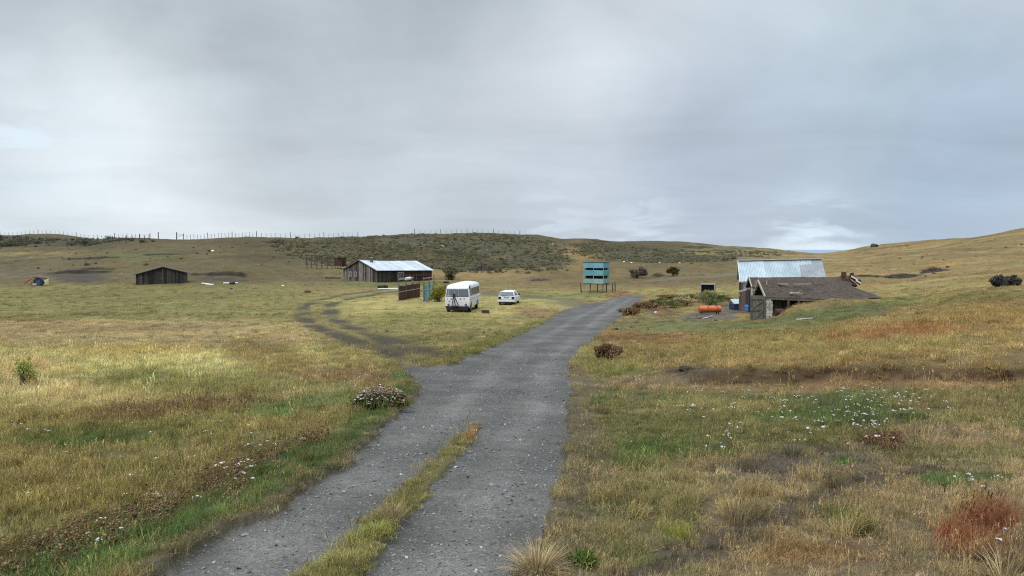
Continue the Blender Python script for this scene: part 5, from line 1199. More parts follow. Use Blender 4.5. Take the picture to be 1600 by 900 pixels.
# rear earth-roofed shed
pE = g(1164, 486); pE = Vector((at(1172, 470, YD + 6).x, YD + 6, hz(at(1172, 470, YD + 6).x, YD + 6))); Lr = lambda p: Vector(p) - pE
sr = thing('earth_roofed_shed', 'rear earth roofed shed between the metal roof and the braced door', 'shed', pE)
AX, AN, AF = Lr(at(1170.6, 433.6, YD + 6.8)), Lr(at(1175.4, 449, YD + 5.3)), Lr(at(1166, 447, YD + 8.4))
RX = Lr(at(1250, 432.8, YD + 7.4)); RX2 = Lr(at(1323, 433.5, YD + 8.6)); VN1, VN2 = Lr(at(1252, 443, YD + 5.9)), Lr(at(1332, 446, YD + 7.0))
sod_roof(sr, lambda t: path3([AN, VN1 + Vector((0, 0, -.1)), VN2], t), lambda t: path3([AX, RX, RX2], t), 40, 10, .16, .08)
sod_roof(sr, lambda t: path3([AX, RX, RX2], t), lambda t: path3([AF, RX + Vector((0, 2.2, -.9)), RX2 + Vector((0, 2.2, -.9))], t), 30, 5, .14, .05, 'rear_roof')
m_ = MB(); m_.bar(AN + Vector((-.04, -.02, 0)), AX + Vector((-.04, 0, .02)), .06, .15); m_.bar(AF + Vector((-.04, 0, 0)), AX + Vector((-.04, .01, .02)), .06, .15); m_.bar(Vector((AN.x - .05, AN.y - .05, -.3)), AN + Vector((-.05, -.05, -.05)), .13, .12); m_.each('barge_board', WOOD_PALE, sr)
m_ = MB(); boards(m_, (AF.x, AF.y), (AN.x, AN.y), lambda t: -.3, lambda t: AN.z - .25, .22); m_.build('gable_wall', WOOD_DARK, sr)
m_ = MB(); boards(m_, (AN.x, AN.y + .1), (VN2.x, VN2.y + .1), lambda t: -.3, lambda t: AN.z - .25, .3); m_.build('side_wall', WOOD_DARK, sr)
# leaning gate of reddish boards
a, b = at(1154.5, 470.5, YD + 8.6), at(1172, 472, YD + 7.6); zz_ = min(hz(a.x, a.y), hz(b.x, b.y)); lg = thing('plank_gate', 'leaning gate of reddish brown planks topped by a pale board', 'gate', (a.x, a.y, zz_)); d_ = Vector((b.x - a.x, b.y - a.y, 0))
h0_, h1_ = at(1154.5, 455.5, a.y).z - zz_, at(1172, 450.5, b.y).z - zz_
m_ = boards(MB(), (0, 0), d_, lambda t: 0, lambda t: h0_ + (h1_ - h0_) * t, .16); m_.build('planks', wood('reddish grey planks', (.06, .04, .035), (.14, .10, .088)), lg); m_ = MB(); m_.bar(Vector((0, -.05, h0_)), d_ + Vector((0, -.05, h1_)), .05, .17); m_.build('top_board', WOOD_PALE, lg)
m_ = MB(); m_.bar((.0, -.08, h0_ - .25), (.55, -.1, .2), .05, .07); m_.build('brace', WOOD_PALE, lg)

# blue and white chest, drums, box
pw_ = g(1156.5, 484.6); cs = thing('chest', 'dark blue chest with a pale top standing by the shed door', 'chest', pw_, R(8)); k_ = pw_.y / F
w_, hgt_ = 20 * k_, 16.5 * k_
m_ = MB(); m_.box((0, .5, hgt_ * .30), (w_, 1.0, hgt_ * .6)); m_.build('box_body', plain('dark blue enamel', (.02, .03, .075), .5, .3), cs, bevel=.02)
m_ = MB(); m_.slab([(-w_ / 2 - .03, -.03, hgt_ * .62), (w_ / 2 + .03, -.03, hgt_ * .62), (w_ / 2 - .02, .75, hgt_ * .98), (-w_ / 2, .75, hgt_ * .98)], .05); m_.build('lid', ZINC_BLUE, cs)
def barrel(name, label, p, r_, hh, m, cat='barrel'):
    t = thing(name, label, cat, p); mb = MB(); n = 18; pr_ = [(r_ * .9, 0), (r_, .03), (r_ * .98, hh * .3), (r_ * 1.03, hh * .33), (r_ * .98, hh * .36), (r_ * .98, hh * .64), (r_ * 1.03, hh * .67), (r_ * .98, hh * .7), (r_, hh - .03), (r_ * .93, hh)]
    mb.grid([[Vector((a * math.cos(6.2832 * k / n), a * math.sin(6.2832 * k / n), z)) for k in range(n + 1)] for a, z in pr_]); mb.add([Vector((r_ * .93 * math.cos(6.2832 * k / n), r_ * .93 * math.sin(6.2832 * k / n), hh - .02)) for k in range(n)], [tuple(range(n))]); mb.build('shell', m, t, smooth=True)
    mb = MB(); mb.tube((r_ * .5, 0, hh - .02), (r_ * .5, 0, hh + .03), .04, n=10); mb.build('bung', BLACK, t); return t
barrel('plastic_barrel', 'bright blue plastic barrel beside the plank door', g(1168.5, 487.2), .24, .58, BLUEP)
barrel('drum', 'small dark red drum left of the blue chest', g(1142.3, 478), .17, .32, RUSTRED, 'drum')
po = g(1109, 490.5); ot = thing('fuel_tank', 'orange cylindrical tank lying on its side in the shed yard', 'tank', po, R(6)); k_ = po.y / F; Lo, ro = 33.5 * k_, 5.6 * k_
m_ = MB(); n = 20; pr_ = [(-Lo / 2 - .06, .01), (-Lo / 2 - .04, ro * .6), (-Lo / 2, ro * .97), (-Lo / 2 + .03, ro), (-Lo * .2, ro), (-Lo * .195, ro * 1.03), (-Lo * .185, ro), (Lo * .2, ro), (Lo * .205, ro * 1.03), (Lo * .215, ro), (Lo / 2 - .03, ro), (Lo / 2, ro * .97), (Lo / 2 + .04, ro * .6), (Lo / 2 + .06, .01)]
m_.grid([[Vector((x, r_ * math.cos(6.2832 * k / n), ro + .10 + r_ * math.sin(6.2832 * k / n))) for k in range(n + 1)] for x, r_ in pr_]); m_.build('shell', ORANGE, ot, smooth=True)
m_ = MB()
for x in (-Lo * .38, Lo * .38): m_.slab([(x - .03, -ro * .9, 0), (x + .03, -ro * .9, 0), (x + .03, -ro * .7, ro * .7), (x - .03, -ro * .7, ro * .7)], .04); m_.slab([(x + .03, ro * .9, 0), (x - .03, ro * .9, 0), (x - .03, ro * .7, ro * .7), (x + .03, ro * .7, ro * .7)], .04)
m_.each('foot', RUSTRED, ot); m_ = MB(); m_.tube((Lo * .3, -.05, 2 * ro + .08), (Lo * .3, -.05, 2 * ro + .17), .05, n=10); m_.build('filler_cap', BLACK, ot)
m_ = MB(); m_.tube((Lo / 2 + .05, 0, ro + .1), (Lo / 2 + .075, 0, ro + .1), ro * .35, n=14); m_.build('end_hatch', RUSTRED, ot)
# open box on the slope
pb_ = g(1105.5, 459.0); k_ = pb_.y / F; ob = thing('open_box', 'dark open fronted metal box lying on the grass slope', 'box', pb_, R(-20)); w_, hh, dp_ = 21.5 * k_, 15 * k_, 1.3
m_ = MB(); t_ = .07
m_.box((0, dp_ / 2, hh - t_ / 2), (w_, dp_, t_)); m_.box((0, dp_ / 2, t_ / 2), (w_, dp_, t_)); m_.box((-w_ / 2 + t_ / 2, dp_ / 2, hh / 2), (t_, dp_, hh - 2 * t_)); m_.box((w_ / 2 - t_ / 2, dp_ / 2, hh / 2), (t_, dp_, hh - 2 * t_)); m_.box((0, dp_ - .03, hh / 2), (w_ - 2 * t_, .05, hh - 2 * t_)); m_.build('casing', plain('grey cabinet metal', (.22, .23, .22), .6, .35), ob)
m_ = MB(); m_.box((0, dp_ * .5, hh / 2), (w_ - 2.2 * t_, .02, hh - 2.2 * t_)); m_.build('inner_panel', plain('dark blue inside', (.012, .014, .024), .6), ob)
# junk at the far end of the roofs
pz = at(1334, 446, YD + 7.5); jk2 = thing('scrap_heap', 'heap of black and white boards leaning at the far end of the earth roofs', 'scrap heap', (pz.x, pz.y, hz(pz.x, pz.y))); zb0 = pz.z - hz(pz.x, pz.y)
k_ = pz.y / F; J = lambda u, v, dy=0: Vector(((u - 1334) * k_, dy, zb0 + (446 - v) * k_))
m_ = MB(); m_.bar(J(1328, 428.5), J(1344, 440, -.1), .10, .16); m_.bar(J(1329, 432, .2), J(1345, 444.5, .1), .10, .14); m_.bar(J(1330, 434, .5), J(1337, 445, .4), .1, .1); m_.each('dark_board', WOOD_DARK, jk2)
m_ = MB(); m_.bar(J(1329, 431.5, -.1), J(1339, 437, -.12), .06, .13); m_.bar(J(1336, 438, -.12), J(1344, 442.5, -.14), .06, .12); m_.each('white_board', WHITE_TRIM, jk2)
m_ = MB(); m_.slab([J(1319, 432.5, .3), J(1325, 431.5, .3), J(1324.8, 425.8, .3), J(1319.2, 424.6, .3)], .3); m_.slab([J(1333, 432, .4), J(1337, 434, .4), J(1337.5, 426, .4), J(1332, 427, .4)], .1); m_.slab([J(1319, 440, .2), J(1341, 447, .1), J(1340, 443, .3), J(1321, 431, .4)], .3); m_.each('rusty_sheet', RUST, jk2)

# ------------------------------------------------------------------ fences on the skyline
def ridge(u, lo=150, hi=330):
    Y = np.linspace(lo, hi, 300); x = (u - 800) / F * Y; z = h(x, Y); s = (z - CZ) / Y; k = int(np.argmax(s)); return Vector((x[k], Y[k], float(z[k])))
post_fence('wire_fence', 'post and wire fence along the far left skyline', [ridge(u) - Vector((0, 0, .05)) for u in np.arange(2, 236, 6.6)], 1.25, .05, (.4, .75, 1.15), .008, WOOD_POST, 'wire fences on the ridge', every=9, wire=True)
nl = [g(105, 386), g(128, 383), g(153, 381.5), g(176, 379.5), g(197, 378), g(218, 376), g(234, 375)]
post_fence('wire_fence', 'nearer post and wire fence climbing the left slope to the gateway', [p for a, b in zip(nl[:-1], nl[1:]) for p in (a, (a + b) / 2)] + [nl[-1]], 1.3, .075, (.4, .8, 1.2), .008, WOOD_POST, 'wire fences on the ridge', every=2, wire=True)
for pts_, lb in (([248, 276], 'two tall wooden posts with a rail forming the gateway on the skyline'),):
    a, b = ridge(248.5) , ridge(277); t = thing('gateway', lb, 'gate', a)
    for p in (a, b): m_ = MB(); q = p - a; m_.tube(q + Vector((0, 0, -.4)), q + Vector((.05, 0, 2.0)), .15, .12, 8); m_.build('post', WOOD_POST, t)
    c_ = ridge(288) - a; q = b - a; m_ = MB(); m_.bar(q + Vector((0, 0, 1.3)), c_ + Vector((0, 0, 1.25)), .06, .08); m_.bar(q + Vector((0, 0, .5)), c_ + Vector((0, 0, 1.25)), .05, .07); m_.each('rail', WOOD_POST, t)
post_fence('wire_fence', 'post and wire fence along the skyline above the corral', [ridge(u) for u in list(np.arange(288, 400, 5.4)) + list(np.arange(402, 560, 7.5))], 1.3, .055, (.4, .8, 1.2), .008, WOOD_POST, 'wire fences on the ridge', every=7, wire=True)
post_fence('wire_fence', 'thin post fence along the skyline above the scrub covered hill', [ridge(u) for u in np.arange(648, 826, 8.2)], 1.15, .05, (.5, 1.05), .008, WOOD_POST, 'wire fences on the ridge', every=5, wire=True)

# ------------------------------------------------------------------ shrubs and bushes that stand alone
def leafm(name, a, b, trans=.25):
    m = mat(name, .8, .2); q = G(m); n = q.noise(q.pos('Object'), 2.2, 4, .6); c = q.mix(q.ramp(n, .35, .65), tuple(a), tuple(b)); c = q.mix(1.0, c, q.val(q.island(), .7, 2.2), 'MULTIPLY'); q.base(c)
    tr = q.n('ShaderNodeBsdfTranslucent'); q.L.new(c, tr.inputs[0]); mx = q.n('ShaderNodeMixShader'); mx.inputs[0].default_value = trans; q.L.new(q.b.outputs[0], mx.inputs[1]); q.L.new(tr.outputs[0], mx.inputs[2]); q.L.new(mx.outputs[0], q.N['Material Output'].inputs[0]); return m
TWIG = plain('twigs', (.06, .05, .042), .9)
def bush(name, label, p, w, hh, n, leaf, m, seed, cat='bush', group=None, stems=9, base_z=.12, clumps=16, dpt=.8, crown0=0.0, long=1.0):
    rr = random.Random(seed); t = thing(name, label, cat, p, 0, group); cl = []
    for k in range(clumps):
        a = rr.uniform(0, 6.28); d = math.sqrt(rr.random()) * .78; top = math.sqrt(max(0, 1 - d * d)); z = crown0 * hh + (hh * (1 - crown0)) * (base_z + (top * .86 - base_z) * rr.uniform(.25, 1)); cl.append(Vector((d * math.cos(a) * w / 2, d * math.sin(a) * w / 2 * dpt, z)))
    m_ = MB()
    for k in range(n):
        c = cl[rr.randrange(clumps)]; q = Vector((rr.gauss(0, 1), rr.gauss(0, 1), rr.gauss(0, 1))).normalized() * rr.uniform(.35, 1.1); p2 = c + Vector((q.x * w * .17, q.y * w * .17 * dpt, q.z * hh * .17))
        if p2.z < .02: p2.z = rr.uniform(.02, .12) * hh
        e = Euler((rr.uniform(0, 6.3), rr.uniform(0, 6.3), rr.uniform(0, 6.3))).to_matrix(); s = leaf * rr.uniform(.6, 1.4)
        m_.add([p2 + e @ Vector(v_) for v_ in ((-s * long, 0, 0), (0, -s * .45, 0), (s * long, 0, 0), (0, s * .45, 0))], [(0, 1, 2, 3)])
    m_.build('foliage', m, t); m_ = MB()
    for k in range(stems):
        c = cl[k % clumps]; b0 = Vector((rr.gauss(0, w * .06), rr.gauss(0, w * .06), -.05)); md = b0.lerp(c, .5) + Vector((0, 0, .1 * hh)); r0_ = .018 * w ** .5; m_.tube(b0, md, r0_, r0_ * .7, 5, cap=False); m_.tube(md, c, r0_ * .7, r0_ * .35, 5, cap=False)
    m_.build('stems', TWIG, t); return t
LF_OLIVE = leafm('olive leaves', C(70, 70, 34), C(104, 98, 50)); LF_GREY = leafm('grey brown twigs', C(84, 76, 70), C(112, 102, 92), .1); LF_DARK = leafm('dark green leaves', C(50, 54, 26), C(86, 78, 38))
LF_YEL = leafm('yellow green leaves', C(104, 104, 30), C(146, 134, 48)); LF_SAGE = leafm('grey green leaves', C(98, 98, 76), C(122, 120, 94)); LF_GRN = leafm('fresh green leaves', C(140, 150, 74), C(180, 178, 104), .45); LF_STRAW = leafm('straw stems', C(138, 124, 90), C(172, 156, 116)); LF_GREEN2 = leafm('mid green leaves', C(78, 90, 50), C(112, 116, 68), .35); LF_BROWN = leafm('dry brown stems', C(86, 64, 44), C(122, 98, 70), .1); LF_RUST = leafm('rust red stems', C(86, 60, 42), C(112, 82, 58), .2); LF_RED = leafm('dark red sorrel', C(74, 34, 28), C(100, 54, 40), .2); LF_NET = leafm('dark grey twigs', C(56, 56, 54), C(78, 76, 74), .05); LF_PALE = leafm('bleached straw', C(158, 138, 100), C(182, 162, 122), .3)
wt = g(703.5, 437.5); k_ = wt.y / F
tr_ = bush('small_tree', 'rounded grey green tree with a dark base behind the minibus', wt, 25 * k_, 23.5 * k_, 2600, .10, LF_SAGE, 3, 'tree', crown0=.30, stems=12, clumps=26)
m_ = MB(); m_.tube((0, 0, -.3), (0, 0, 1.0), .16, .11, 8); m_.build('trunk', TWIG, tr_); m_ = MB(); rr = random.Random(9)
for k in range(500):
    q = Vector((rr.gauss(0, .38), rr.gauss(0, .35), abs(rr.gauss(.45, .28)))); e = Euler((rr.uniform(0, 6.3), rr.uniform(0, 6.3), 0)).to_matrix(); m_.add([q + e @ Vector(v_) for v_ in ((-.12, 0, 0), (0, -.05, 0), (.12, 0, 0), (0, .05, 0))], [(0, 1, 2, 3)])
m_.build('undergrowth', LF_DARK, tr_)
def B(name, label, u, v, wpx, hpx, n, leaf, m, seed, **k):
    p = g(u, v); q = p.y / F; return bush(name, label, p, wpx * q, hpx * q, n, leaf, m, seed, **k)
B('bush', 'loose yellow green bush between the turquoise fence and the minibus', 684, 471.5, 30, 32, 2400, .07, LF_YEL, 4, clumps=26, stems=22, base_z=.05)
B('bush', 'wide grey leafless bush on the flat right of the turquoise bin', 995, 434.5, 32, 20, 2600, .09, LF_GREY, 5, long=1.8, stems=26)
B('bush', 'compact dark green bush on the slope below the far scrub', 1052.5, 431, 24, 16, 2000, .10, LF_DARK, 6)
B('bush', 'low brownish bush between the grey and the dark green bush', 1029, 432, 22, 5.5, 500, .09, LF_GREY, 7)
sg = 'scrub bushes between the road and the shed yard'
for i, (u, v, w_, hh, mm, lb, lg_) in enumerate(((1089, 471, 34, 11, LF_DARK, 'dark green bush nearest below the open metal box', 1), (1112, 476, 44, 17, LF_GREEN2, 'large mid green bush right behind the orange tank', 1), (1104, 473, 30, 16, LF_STRAW, 'pale straw topped bush rising behind the orange tank', 2.2),
        (1070, 477, 34, 11, LF_STRAW, 'pale straw coloured bush left of the orange tank', 2.2), (1051, 480, 34, 10, LF_GREEN2, 'low green bush halfway between road and orange tank', 1), (1031, 477, 30, 9, LF_OLIVE, 'small olive bush near the end of the gravel road', 1),
        (1008, 482, 34, 9, LF_BROWN, 'brown dry bush close to the far road edge', 2), (985, 492, 30, 10, LF_BROWN, 'reddish brown dry bush hanging over the road edge', 2), (1128, 470, 30, 8, LF_DARK, 'dark flat bush left of the plank gate', 1), (1048, 467, 36, 6, LF_BROWN, 'flat brown patch of dry scrub behind the green bushes', 2))):
    B('bush', lb, u, v + 1, w_ * 1.3, hh * 1.45, 1500, .055, mm, 30 + i, group=sg, long=lg_)
B('bush', 'brown dock clump with pale flower heads at the right road edge', 948, 562, 50, 26, 2600, .035, LF_BROWN, 50, long=2.0, clumps=22, stems=30)
B('sapling', 'bright green leafy sapling in the pale grass at far left', 39, 606, 46, 58, 800, .034, LF_GRN, 51, cat='sapling', clumps=20, stems=16, base_z=.2)
for i, (u, v, w_, hh, lb) in enumerate(((755, 423, 46, 9, 'dark heap of brushwood at the foot of the scrub hill'), (846, 438.5, 44, 5, 'low brown earth mound on the flat beyond the white car'), (1460, 425, 46, 9, 'grey brown brush heap on the right hillside'), (1415, 431, 60, 5, 'low straggling brush line beside the grey brown heap'))):
    p = g(u, v); q = p.y / F; t = thing('brush_heap', lb, 'brush heap', p); w2, h2 = w_ * q, hh * q; m_ = MB(); rr = random.Random(70 + i)
    rows_ = []
    for a in range(9):
        rows_.append([Vector((w2 * (b / 16 - .5), w2 * .3 * (a / 8 - .5), -.15 + h2 * .8 * max(0, (1 - (2 * b / 16 - 1) ** 2)) * max(0, 1 - (2 * a / 8 - 1) ** 2) * rr.uniform(.6, 1.25))) for b in range(17)])
    m_.grid(rows_); m_.build('mound', HEAP if i != 1 else SOD, t); m_ = MB()
    for k in range(240 if i != 1 else 60):
        s, d = rr.uniform(-.46, .46), rr.uniform(-.4, .4); z = h2 * .75 * (1 - 4 * s * s) * (1 - 4 * d * d); b0 = Vector((s * w2, d * w2 * .3, z - .1)); m_.tube(b0, b0 + Vector((rr.gauss(0, .4), rr.gauss(0, .3), rr.uniform(.05, .45) * min(1, h2))), .02, .008, 4, cap=False)
    m_.build('branches', WOOD_DARK if i == 0 else LF_GREY, t)

# ------------------------------------------------------------------ rocks, logs, scraps lying about
def rock(u, v, wpx, label, m=ROCKM, group='pale stones on the hillsides', name='rock', flat=.6):
    p = g(u, v); q = wpx * p.y / F / 2; bm = bmesh.new(); bmesh.ops.create_icosphere(bm, subdivisions=2, radius=1); rr = random.Random(int(u * 7 + v))
    for vv in bm.verts: vv.co = Vector((vv.co.x * q, vv.co.y * q * .8, vv.co.z * q * flat)) * rr.uniform(.82, 1.15)
    me = bpy.data.meshes.new(name); bm.to_mesh(me); bm.free(); me.materials.append(m); o = bpy.data.objects.new(name, me); COL.objects.link(o); o.location = p + Vector((0, 0, q * flat * .55)); return tag(o, label, 'rock', group)
WR = plain('white stone', (.62, .61, .58), .9, .15)
for a in ((692, 385, 3.4, 'white stone high in the scrub above the barn roof'), (717, 408.5, 3.6, 'white stone low in the scrub just above the rounded tree'), (863, 382, 2.8, 'small white stone at the right end of the scrub hill'), (986.5, 411, 3.4, 'bright white stone left of the row below the far scrub'), (1030.5, 411, 3.2, 'white stone in the middle of the row below the far scrub'),
          (1051, 409.5, 3, 'pale stone right of the middle one below the far scrub'), (1062, 411.5, 3, 'palest stone at the right end of the row below the far scrub'), (975, 409.5, 3.6, 'grey white stone at the left end of the row'), (1371, 384.5, 3, 'white stone on the skyline of the right hill'), (1366, 386, 12, 'dark flat outcrop on the skyline of the right hill'),
          (332, 393.5, 6, 'pale flat stone on the left slope under the ridge fence'), (442, 447, 4.5, 'white lump at the edge of the left bench'), (1011, 479.5, 2.6, 'white stone among the dry bushes by the road end'), (1024, 489, 5, 'flat pale stone on the grass below the roadside bushes')):
    rock(*a[:4], m=(HEAP if 'dark' in a[3] else WR))
rock(1118, 501, 4.5, 'brown stone at the front of the shed yard', STM0 if 'STM0' in globals() else HEAP, 'dark stones in the grass', flat=.7)
for u, v, w_, lb in ((963, 515, 7, 'dark stone beside the road, left of the grassy slope'), (1012, 516, 5, 'dark stone on the grass above the brown dock clump'), (1071, 580, 22, 'grey twiggy lump on the small bank by the road'), (988, 527, 4, 'tiny dark stone just above the brown dock clump')): rock(u, v, w_, lb, HEAP, 'dark stones in the grass', flat=.5)
def log(u0_, v0_, u1_, v1_, r_, label, m, name='log', cat='log', lift=0.0):
    a, b = g(u0_, v0_), g(u1_, v1_); mb = MB(); d = b - a; n = 5; rr = random.Random(int(u0_ + v1_)); prev = Vector((0, 0, r_ * .7 + lift))
    for k in range(1, n + 1):
        c = d * (k / n) + Vector((0, 0, r_ * .7 + lift + rr.uniform(-.2, .3) * r_)); mb.tube(prev, c, r_ * rr.uniform(.8, 1.1), r_ * rr.uniform(.75, 1), 7); prev = c
    o = mb.build(name, m); o.location = a; return tag(o, label, cat)
log(591, 452.6, 622, 452.4, .10, 'long white pole on the ground left of the rusty fence', WHITE_TRIM, 'pole', 'pole')
log(590, 450.2, 606, 449.6, .24, 'dark log lying behind the white pole', WOOD_DARK)
log(508, 434.8, 532, 435.4, .12, 'dark rail on the ground left of the barn gable', WOOD_DARK, 'rail', 'rail')
log(1244, 500.5, 1271, 498.4, .05, 'pale stick on the green grass in front of the earth roofed shed', WOOD_PALE, 'stick', 'stick')
log(1076, 541.5, 1085, 540.2, .07, 'dark forked log on the grassy slope', WOOD_DARK); log(1100, 539.4, 1112, 538.0, .05, 'thin dark branch right of the forked log', WOOD_DARK, 'branch', 'branch')
log(1072, 499, 1098, 497.2, .06, 'pale stick across the bare earth of the yard', WOOD_GREY, 'stick', 'stick'); log(1098, 498.4, 1113, 495.2, .06, 'short curved branch in the yard in front of the orange tank', WOOD_PALE, 'branch', 'branch')
log(316, 444.2, 334, 446.3, .14, 'white board slanting on the ground right of the low dark shed', WHITE_TRIM, 'board', 'plank'); log(349, 443.8, 372, 443.2, .12, 'long white board with a dark lump on it, right of the slanting one', WHITE_TRIM, 'board', 'plank')
rock(363, 444.2, 9, 'dark lump lying across the long white board', BLACK, 'dark lumps on the far flats', flat=.7); rock(481, 457, 11, 'dark lump in the grass left of the dirt track', HEAP, 'dark lumps on the far flats', flat=.4); rock(697, 442.3, 10, 'black lump in the grass just left of the minibus roof', BLACK, 'dark lumps on the far flats', flat=.45); rock(361, 452, 6, 'small dark lump in the grass below the white boards', BLACK, 'dark lumps on the far flats', flat=.4)

# ------------------------------------------------------------------ near plants
def tussock(name, label, u, v, wpx, n, h0_, h1_, m, seed, lean=(.1, 1.2), w=.004, cat='grass tussock', bend=.7):
    p = g(u, v); q = wpx * p.y / F / 2; rr = random.Random(seed); V = []; Fc = []
    for k in range(n):
        a = rr.uniform(0, 6.28); d = math.sqrt(rr.random()); ln = lean[0] + (lean[1] - lean[0]) * d; s = rr.uniform(h0_, h1_)
        blade(V, Fc, q * .35 * d * math.cos(a), q * .35 * d * math.sin(a), -.02, s, w * rr.uniform(.7, 1.3), a + rr.gauss(0, .3), ln * rr.uniform(.7, 1.1), rr.uniform(.05, bend))
    o = proto(name, V, Fc, m); COL.objects.link(o); o.location = p; return tag(o, label, cat)
tussock('straw_tussock', 'bleached straw tussock at the right road edge, nearest the viewer', 840, 897, 110, 420, .16, .36, LF_PALE, 1, (.15, 1.35), .0042, bend=.5)
tussock('straw_tussock', 'tall thin straw tuft beside the dark red sorrel', 1440, 699, 110, 60, .35, .75, LF_PALE, 2, (.1, .8), .005, bend=.3)
tussock('straw_tussock', 'long pale grass leaning over the bottom right corner', 1570, 905, 120, 90, .2, .45, LF_STRAW, 3, (.3, 1.2), .005)
tussock('grass_tussock', 'straw and green tussock on the middle strip of the road', 612, 812, 90, 460, .10, .27, LF_STRAW, 4, (.1, 1.0), .004); tussock('grass_tussock', 'green edged tussock lower on the middle strip of the road', 588, 838, 80, 380, .08, .18, LF_GRN, 5, (.2, 1.1), .004)
tussock('grass_tussock', 'yellow green tuft on the dry ground right of the road', 1062, 838, 60, 260, .08, .2, LF_YEL, 6, (.2, 1.1), .004); tussock('grass_tussock', 'bluish green tuft under the white flowers', 1238, 712, 60, 160, .14, .32, LF_SAGE, 7, (.1, .8), .006)
tussock('grass_tussock', 'olive weed tuft with dark stalks in the right foreground', 1350, 832, 90, 420, .06, .2, LF_OLIVE, 8, (.2, 1.2), .005)
tussock('sorrel_clump', 'dark red sorrel clump in the right foreground', 1395, 705, 80, 420, .06, .2, LF_RED, 9, (.1, 1.1), .006, 'sorrel'); tussock('sorrel_clump', 'large rust red sorrel clump at the right edge', 1566, 876, 130, 620, .07, .26, LF_RUST, 10, (.1, 1.2), .004, 'sorrel'); tussock('sorrel_clump', 'small reddish sorrel tuft left of the large rust red clump', 1512, 820, 30, 120, .04, .1, LF_RED, 11, (.2, 1.1), .005, 'sorrel')
def cushion(label, u, v, wpx, hh, n, leaf, m, seed, name='weed_clump', cat='weed', long=1.4):
    p = g(u, v); q = wpx * p.y / F; return bush(name, label, p, q, hh, n, leaf, m, seed, cat, None, 6, .05, 14, .8, 0, long)
LG = leafm('bright weed leaves', C(76, 92, 40), C(100, 116, 56))
tussock('weed_clump', 'bright green weed cushion on the bare ground right of the flowers', 1337, 737, 52, 420, 0.02, 0.07, LG, 81, (.3, 1.3), .009, 'weed'); tussock('weed_clump', 'bright green weed mat at the left of the right foreground', 1135, 752, 150, 900, 0.02, 0.07, LG, 82, (.3, 1.3), .009, 'weed'); cushion('broad leaved green rosette beside the bleached tussock', 912, 888, 50, .10, 220, .045, LG, 83, long=1.6); tussock('weed_clump', 'dark green weed at the upper right roadside', 932, 632, 60, 420, 0.05, 0.18, LF_GREEN2, 84, (.3, 1.3), .009, 'weed'); tussock('weed_clump', 'green weed on the right foreground under small white flowers', 1520, 775, 130, 900, 0.04, 0.13, LF_GREEN2, 85, (.3, 1.3), .009, 'weed'); tussock('weed_clump', 'dark green yarrow foliage below the white flowers', 1300, 668, 110, 900, 0.06, 0.22, LF_GREEN2, 86, (.3, 1.3), .009, 'weed'); tussock('weed_clump', 'dark green yarrow foliage at the right end of the flower patch', 1425, 652, 120, 900, 0.06, 0.22, LF_GREEN2, 87, (.3, 1.3), .009, 'weed'); tussock('weed_clump', 'small bright tuft in the middle of the right foreground', 1358, 838, 60, 420, 0.02, 0.06, LG, 88, (.3, 1.3), .009, 'weed')
B('bush', 'dark grey boxy shrub, left half of the pair on the right slope', 1558, 448.5, 22, 21, 2600, .06, LF_NET, 61, long=1.8, stems=24, base_z=.02, clumps=30)
B('bush', 'dark grey flat shrub, right half of the pair on the right slope', 1579, 446, 28, 17, 2600, .06, LF_NET, 62, long=1.8, stems=24, base_z=.02, clumps=30)
# large yarrow mound at the left road edge
YLEAF = LF_GREEN2; YWHITE = plain('white flower heads', (.46, .45, .41), .8, .15); YPINK = plain('fading pinkish flower heads', (.29, .225, .185), .85, .25); YBROWN = plain('brown seed heads', (.16, .10, .065), .9, .3)
pm_ = g(596, 641); km = pm_.y / F; ym = bush('yarrow_mound', 'large mound of yarrow with pinkish brown heads at the left road edge', pm_, 96 * km, 25 * km, 2600, .022, YLEAF, 90, 'flowering plant', None, 40, .05, 34, .7, 0, 2.6)
m_ = MB(); rr = random.Random(12); V, Fc, MI = [], [], []
for k in range(300):
    a, d = rr.uniform(0, 6.28), math.sqrt(rr.random()); x, y_ = d * math.cos(a) * 42 * km, d * math.sin(a) * 29 * km; z = 30 * km * (.3 + .85 * math.sqrt(max(0, 1 - d * d))) * rr.uniform(.75, 1.08); umbel(V, Fc, MI, x, y_, z, rr.uniform(.02, .042), rr, .01, (0 if rr.random() < (.22 if x < -.2 else .04) else (1 if rr.random() < .6 else 2)))
yo = proto('flower_heads', V, Fc, None, MI, [YWHITE, YPINK, YBROWN]); COL.objects.link(yo); yo.parent = ym; yo['kind'] = 'stuff'
p9 = g(945, 560); k9 = p9.y / F; dk = [o for o in COL.objects if o.get('label', '').startswith('brown dock')][0]
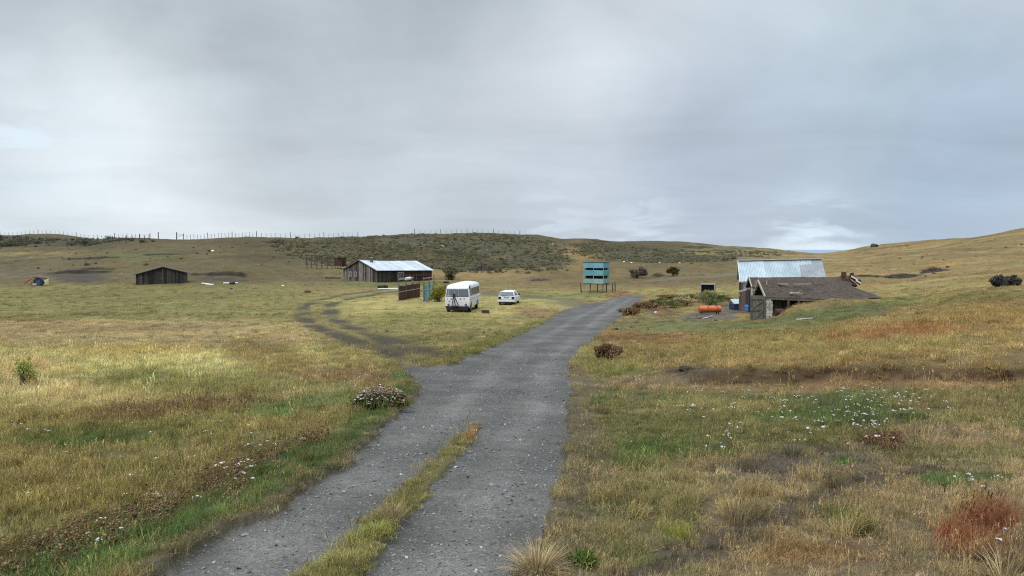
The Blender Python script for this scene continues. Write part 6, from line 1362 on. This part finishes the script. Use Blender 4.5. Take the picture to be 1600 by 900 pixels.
for k in range(16):
    V, Fc, MI = [], [], []; umbel(V, Fc, MI, rr.uniform(-.1, 28) * k9, rr.uniform(-.4, .2) - .3, rr.uniform(10, 24) * k9, rr.uniform(.02, .04), rr, .01, 0); yo = proto('flower_head', V, Fc, None, MI, [YPINK]); COL.objects.link(yo); yo.parent = dk
# single white yarrow flowers
YS_ = [umbel_plant('yarrow_flower', 100 + k, 1, .14, .26, .017, .029, .004, [LF_GREEN2, YWHITE]) for k in range(4)]
def flower_group(spots, label, group):
    for (u, v, s) in spots:
        o = bpy.data.objects.new('yarrow_flower', YS_[random.randrange(4)].data); COL.objects.link(o); p = g0(u, v); p.z = 0; p.z = FZ(p.x, p.y); o.location = p; o.rotation_euler = (random.gauss(0, .08), random.gauss(0, .08), random.uniform(0, 6.28)); o.scale = (s,) * 3; tag(o, label, 'flower', group)
def FZ(x, y): return float(h_base(x, y))
sp = []
for cu, cv, ru, rv, n in ((1340, 668, 70, 34, 52), (1420, 640, 60, 24, 34), (1220, 650, 70, 30, 26), (1150, 700, 50, 26, 14), (1300, 625, 200, 10, 16), (1120, 650, 90, 26, 14), (1260, 700, 60, 16, 8)):
    for k in range(n): sp.append((random.gauss(cu, ru * .55), random.gauss(cv, rv * .55), random.uniform(.75, 1.25)))
flower_group(sp, 'white yarrow flower in the patch on the right foreground grass', 'white yarrow flowers right of the road')
sp = [(random.gauss(1520, 28), random.gauss(775, 7), random.uniform(.7, 1)) for k in range(9)] + [(1565, 862, .9), (1560, 880, .9), (1030, 640, .8), (985, 700, .7), (940, 735, .8)]
flower_group(sp, 'white yarrow flower scattered over the dry ground at lower right', 'scattered white yarrow flowers')
sp = [(random.gauss(375, 26), random.gauss(752, 9), random.uniform(.7, 1.1)) for k in range(18)] + [(random.gauss(395, 20), random.gauss(708, 5), random.uniform(.6, .9)) for k in range(10)] + [(random.uniform(40, 330), random.uniform(700, 880), random.uniform(.6, .9)) for k in range(16)] + [(random.uniform(20, 460), random.uniform(625, 700), random.uniform(.7, 1)) for k in range(30)] + [(152, 846, .9), (310, 806, .9), (450, 700, .8), (470, 703, .8)]
flower_group(sp, 'white yarrow flower in the left field near the road edge', 'white yarrow flowers left of the road')
